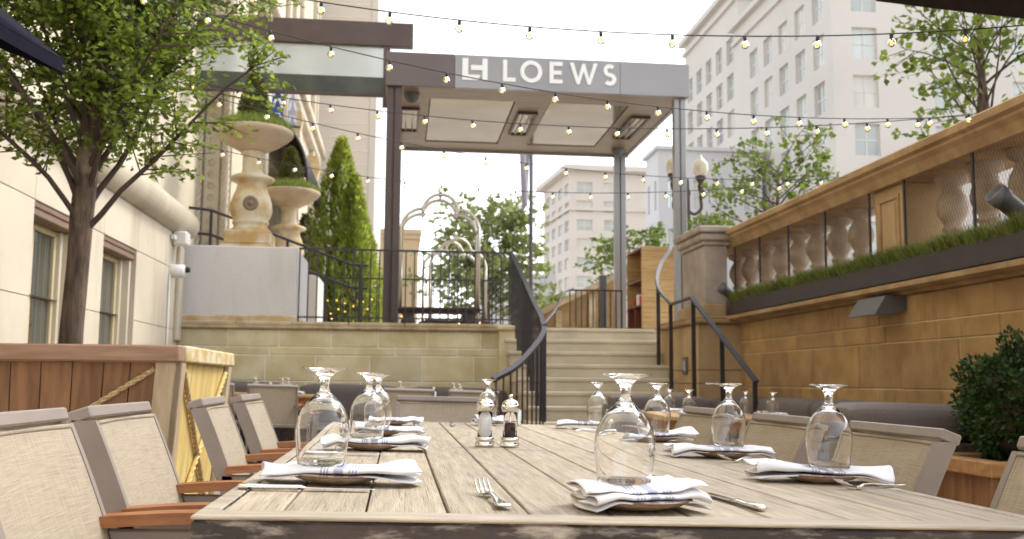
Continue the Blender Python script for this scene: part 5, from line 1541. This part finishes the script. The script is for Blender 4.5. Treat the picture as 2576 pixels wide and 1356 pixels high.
def napkin_me(L, w, seed, ruf=1., nl=3, skew=0.):
    r = np.random.default_rng(seed)
    ph = r.uniform(0, 6.28, 8); nx = 44; vs = []; al = []
    path = []                                  # (y/w in -.5...5, layer height 0..nl-1)
    m = 11
    for l in range(nl):
        for i in range(m):
            t = i / (m - 1); yy = (-.5 + t) if l % 2 == 0 else (.5 - t)
            path.append((yy * .97, l))
        if l < nl - 1:
            s = .5 if l % 2 == 0 else -.5
            for a in (.25, .5, .75): path.append((s * .97 + (1 if s > 0 else -1) * .05 * math.sin(math.pi * a), l + a))
    for i in range(nx + 1):
        u_ = -1 + 2 * i / nx; x = u_ * L / 2; e = abs(u_)
        base = .0175 - .011 * max(0, (e - .62) / .38) ** 1.5
        g = .0072 + .0035 * e ** 2 * ruf + .003 * ruf * e * math.sin(ph[6] + 2 * u_)
        fan = 1 + .16 * e ** 2 * math.sin(ph[7] + u_)
        for (yy, l) in path:
            t = l / (nl - 1)
            wave = ruf * (.0028 + .005 * e ** 3) * t * math.sin(yy * 7 + ph[0] + 2.2 * u_ + l * .8) + ruf * .003 * e * math.sin(9 * u_ + ph[1] + 3 * yy)
            puff = ruf * .0035 * t * e ** 3 * (1 + math.sin(ph[2] + l * 2))
            X_n = x * (1 - .035 * t * math.sin(ph[3] + l * 1.7)) + ruf * .007 * math.sin(yy * 6 + ph[4] + l) * e
            Y_n = yy * w * fan + .006 * ruf * math.sin(3.1 * u_ + ph[5] + .6 * l) + skew * u_ * w * .3
            z = base + l * g + wave + puff - .0035 * (4 * yy * yy) * t
            vs.append((X_n, Y_n, max(z, .002 + l * .002))); al.append(.5 + x * 2)
    n = len(path)
    fs = [(i * n + k, (i + 1) * n + k, (i + 1) * n + k + 1, i * n + k + 1) for i in range(nx) for k in range(n - 1)]
    me = MB().add(vs, fs, smooth=True).mesh('napkin', M['napkin'])
    at = me.attributes.new('along', 'FLOAT', 'POINT'); at.data.foreach_set('value', np.array(al, np.float32))
    return me
def napkin(x, y, rz, seed, label, L=.27, w=.105, ruf=1., nl=3, skew=0.):
    o = obj('napkin', napkin_me(L, w, seed, ruf, nl, skew), None, M=on_patio(x, y, TZt, rz))
    md = o.modifiers.new('cloth_thickness', 'SOLIDIFY'); md.thickness = .0022; md.offset = 0
    return tag(o, label, 'napkin', 'folded striped napkins')
def loft(mb, secs):
    """secs: list of (y, halfwidth, z, halfthick, xc) elliptical sections along y"""
    k = 10; vs = []
    for (y, hw, z, ht, xc) in secs:
        for i in range(k):
            a = 2 * math.pi * i / k; vs.append((xc + hw * math.cos(a), y, z + ht * math.sin(a)))
    n = len(secs)
    fs = [(j * k + i, j * k + (i + 1) % k, (j + 1) * k + (i + 1) % k, (j + 1) * k + i) for j in range(n - 1) for i in range(k)] + [tuple(range(k - 1, -1, -1)), tuple((n - 1) * k + i for i in range(k))]
    mb.add(vs, fs, smooth=True)
fk = MB()
loft(fk, [(-.100, .004, .0055, .0015, 0), (-.098, .009, .0058, .002, 0), (-.088, .0115, .0055, .0023, 0), (-.070, .0085, .0045, .0022, 0), (-.03, .0045, .0062, .0021, 0), (.005, .0032, .0095, .002, 0), (.025, .0034, .0085, .0019, 0),
          (.037, .0075, .0052, .0016, 0), (.047, .0115, .0042, .0014, 0), (.058, .0118, .0052, .0013, 0)])
for xt_ in (-.0095, -.0032, .0032, .0095):
    loft(fk, [(.056, .0019, .0050, .0013, xt_), (.075, .0018, .0095, .0012, xt_), (.09, .0016, .0150, .0011, xt_ * .97), (.101, .0009, .0205, .0007, xt_ * .95)])
fork_me = fk.mesh('fork', M['steel'])
kn = MB()
loft(kn, [(-.115, .003, .005, .003, 0), (-.112, .008, .0055, .0048, 0), (-.098, .0100, .0056, .0052, 0), (-.07, .0082, .005, .0045, 0), (-.03, .0068, .005, .0040, 0), (-.018, .0085, .005, .0044, 0), (-.012, .0058, .005, .0035, 0),
          (-.004, .0090, .0046, .0012, .001), (.03, .0105, .0044, .0010, .002), (.07, .0108, .0044, .0009, .002), (.09, .0095, .0044, .0008, .003), (.103, .0055, .0044, .0006, .006), (.108, .001, .0044, .0004, .009)])
knife_me = kn.mesh('knife', M['steel'])
def fork(x, y, rz, label, s=1.): return tag(obj('fork', fork_me, None, M=on_patio(x, y, TZt + .0005, rz) @ Matrix.Scale(s, 4)), label, 'fork', 'steel forks')
def knife(x, y, rz, label, s=1.): return tag(obj('knife', knife_me, None, M=on_patio(x, y, TZt + .0005, rz) @ Matrix.Scale(s, 4)), label, 'knife', 'steel knives')
HP_ = math.pi / 2
ZG = TZt + .0335
# left side
plate(-.125, 1.915, 'plate under the nearest napkin on the left'); napkin(-.118, 1.90, -.06, 1, 'striped napkin nearest on the left side', .285, .105, 1.15); goblet(-.156, 1.90, ZG, 'large inverted goblet nearest on the left')
plate(-.085, 2.84, 'plate under the second napkin on the left'); napkin(-.075, 2.83, -.05, 2, 'second striped napkin on the left side', .285, .11, 1.0); goblet(-.098, 2.80, ZG, 'second inverted goblet from the front on the left')
plate(-.085, 3.56, 'plate under the third napkin on the left'); napkin(-.055, 3.55, .05, 3, 'third napkin on the left side', .26, .11); goblet(-.085, 3.50, ZG, 'third inverted goblet on the left, behind the second')
plate(-.05, 4.40, 'farthest plate on the left'); napkin(-.03, 4.40, 0, 4, 'farthest napkin on the left side', .24, .11)
knife(-.165, 1.775, -HP_ + .02, 'knife lying before the nearest left napkin', 1.05); knife(-.145, 2.62, -HP_ + .02, 'knife lying before the second left napkin', 1.05)
# right side
plate(.905, 2.13, 'plate under the nearest napkin on the right'); napkin(.902, 2.12, -.05, 5, 'striped napkin nearest on the right side', .285, .115, 1.1); goblet(.922, 2.11, ZG, 'large inverted goblet nearest on the right')
plate(.92, 2.83, 'plate under the second napkin on the right'); napkin(.912, 2.82, -.03, 6, 'second striped napkin on the right side', .29, .115, .8); goblet(.940, 2.83, ZG, 'second inverted goblet on the right side')
plate(.925, 3.62, 'plate under the third napkin on the right'); napkin(.935, 3.60, .08, 7, 'third striped napkin on the right side', .25, .11, 1.3); goblet(.930, 3.60, ZG, 'third inverted goblet on the right side')
napkin(.835, 4.52, -.1, 8, 'farthest napkin on the right side', .26, .105, .7); goblet(.895, 4.52, ZG, 'farthest inverted goblet on the right side')
fork(.965, 2.0, HP_ + .42, 'fork with raised tines before the nearest right napkin', 1.02); fork(.945, 2.68, HP_ + .40, 'fork before the second right napkin', 1.02); fork(.79, 4.28, HP_ + .4, 'small fork before the farthest right napkin')
knife(.90, 3.05, HP_ - .1, 'knife between the second and third right settings')
# near head
plate(.362, 1.605, 'plate under the front napkin at the near head', 1.12)
napkin(.368, 1.60, .12, 9, 'ruffled napkin at the near head of the table', .195, .160, .75, 4, .35); goblet(.352, 1.615, TZt + .036, 'tallest looking inverted goblet at the near head')
fork(.142, 1.67, .07, 'fork at the near head left of the napkin', 1.25); knife(.562, 1.70, .10, 'knife at the near head right of the napkin', 1.05)
# far head
napkin(.405, 4.66, .9, 10, 'small napkin at the far head behind the mills', .17, .10, 1.3); goblet(.405, 4.70, ZG, 'inverted goblet at the far head behind the mills')
fork(.52, 4.55, math.pi - .3, 'fork at the far head right of the mills'); knife(.235, 4.55, math.pi, 'knife at the far head left of the mills')

def mill(x, y, label, fill):
    r = empty('spice_mill', M=on_patio(x, y, TZt + .001), label=label, cat='mill', group='salt and pepper mills')
    s = 1.0
    obj('foot', MB().lathe([(0, 0), (.0290, 0), (.0295, .003), (.0295, .012), (.027, .0135), (.027, .016), (.0285, .018), (.0285, .026), (.026, .029), (.0, .029)], 28).mesh('foot', M['steel']), r)
    obj('body', MB().lathe([(.0225, .0292), (.0225, .05), (.021, .08), (.0222, .106), (.0208, .106), (.0195, .08), (.0205, .05), (.0205, .0292)], 28, closed=True).mesh('body', M['acrylic']), r)
    top = .098 if fill == 'salt' else .075
    obj('contents', MB().lathe([(0, .0295), (.0180, .0295), (.0178, top * .8), (.0165, top * .97), (.0, top)], 20).mesh('contents', M[fill]), r)
    obj('shaft', MB().tube([(0, 0, .03), (0, 0, .107)], .003, 8).mesh('shaft', M['steel']), r)
    obj('cap', MB().lathe([(0, .1062), (.0235, .1062), (.0270, .111), (.0290, .119), (.0285, .127), (.0255, .134), (.0210, .140), (.010, .145), (.0045, .1465), (.0045, .151), (.0068, .153), (.0068, .157), (.004, .160), (0, .1605)], 28).mesh('cap', M['steel']), r)
    return r
mill(.252, 3.08, 'silver topped clear mill filled with white salt', 'salt')
mill(.330, 3.085, 'silver topped clear mill filled with brown peppercorns', 'pepper')

# glasses and napkins on the other tables
OT = 'inverted goblets on the other tables'
for (x, y, lb) in ((2.28, 8.3, 'inverted goblet at the far left corner of the sofa table'), (2.12, 7.2, 'inverted goblet at the near left corner of the sofa table'),
                   (2.80, 7.9, 'inverted goblet at the far right of the sofa table'), (2.78, 7.25, 'inverted goblet at the near right of the sofa table'),
                   (-1.64, 11.8, 'left inverted goblet on the table by the planter'), (-1.35, 11.9, 'inverted goblet on the table by the planter, with one close beside it'), (-1.27, 11.8, 'rightmost inverted goblet on the table by the planter'),
                   (0.02, 11.65, 'left inverted goblet on the table by the stair railing'), (.64, 11.75, 'inverted goblet on the table by the stair railing, with one close beside it'), (.70, 11.6, 'rightmost inverted goblet on the table by the stair railing')):
    goblet(x, y, TZt + .012, lb, OT, glass_lo)
for i, (x, y, rz, lb) in enumerate(((2.30, 8.05, .1, 'napkin at the far left corner of the sofa table'), (2.85, 7.45, .3, 'napkin at the near right of the sofa table'), (2.2, 7.3, -.1, 'napkin at the near left corner of the sofa table'),
                                    (-1.2, 11.7, 0, 'white napkin on the table by the planter'), (.15, 11.5, 0, 'white napkin on the table by the stair railing'))):
    napkin(x, y, rz, 20 + i, lb, .24, .10)
for (x, y, lb) in ((.40, 11.65, 'white candle jar between the two back chairs'), (-1.47, 11.75, 'small white candle jar on the table by the planter')):
    o = tag(obj('candle_jar', MB().lathe([(0, 0), (.028, 0), (.03, .004), (.03, .075), (.014, .085), (.012, .11), (.016, .13), (0, .135)], 14).mesh('candle_jar', M['white']), None, M=on_patio(x, y, TZt)), lb, 'jar')
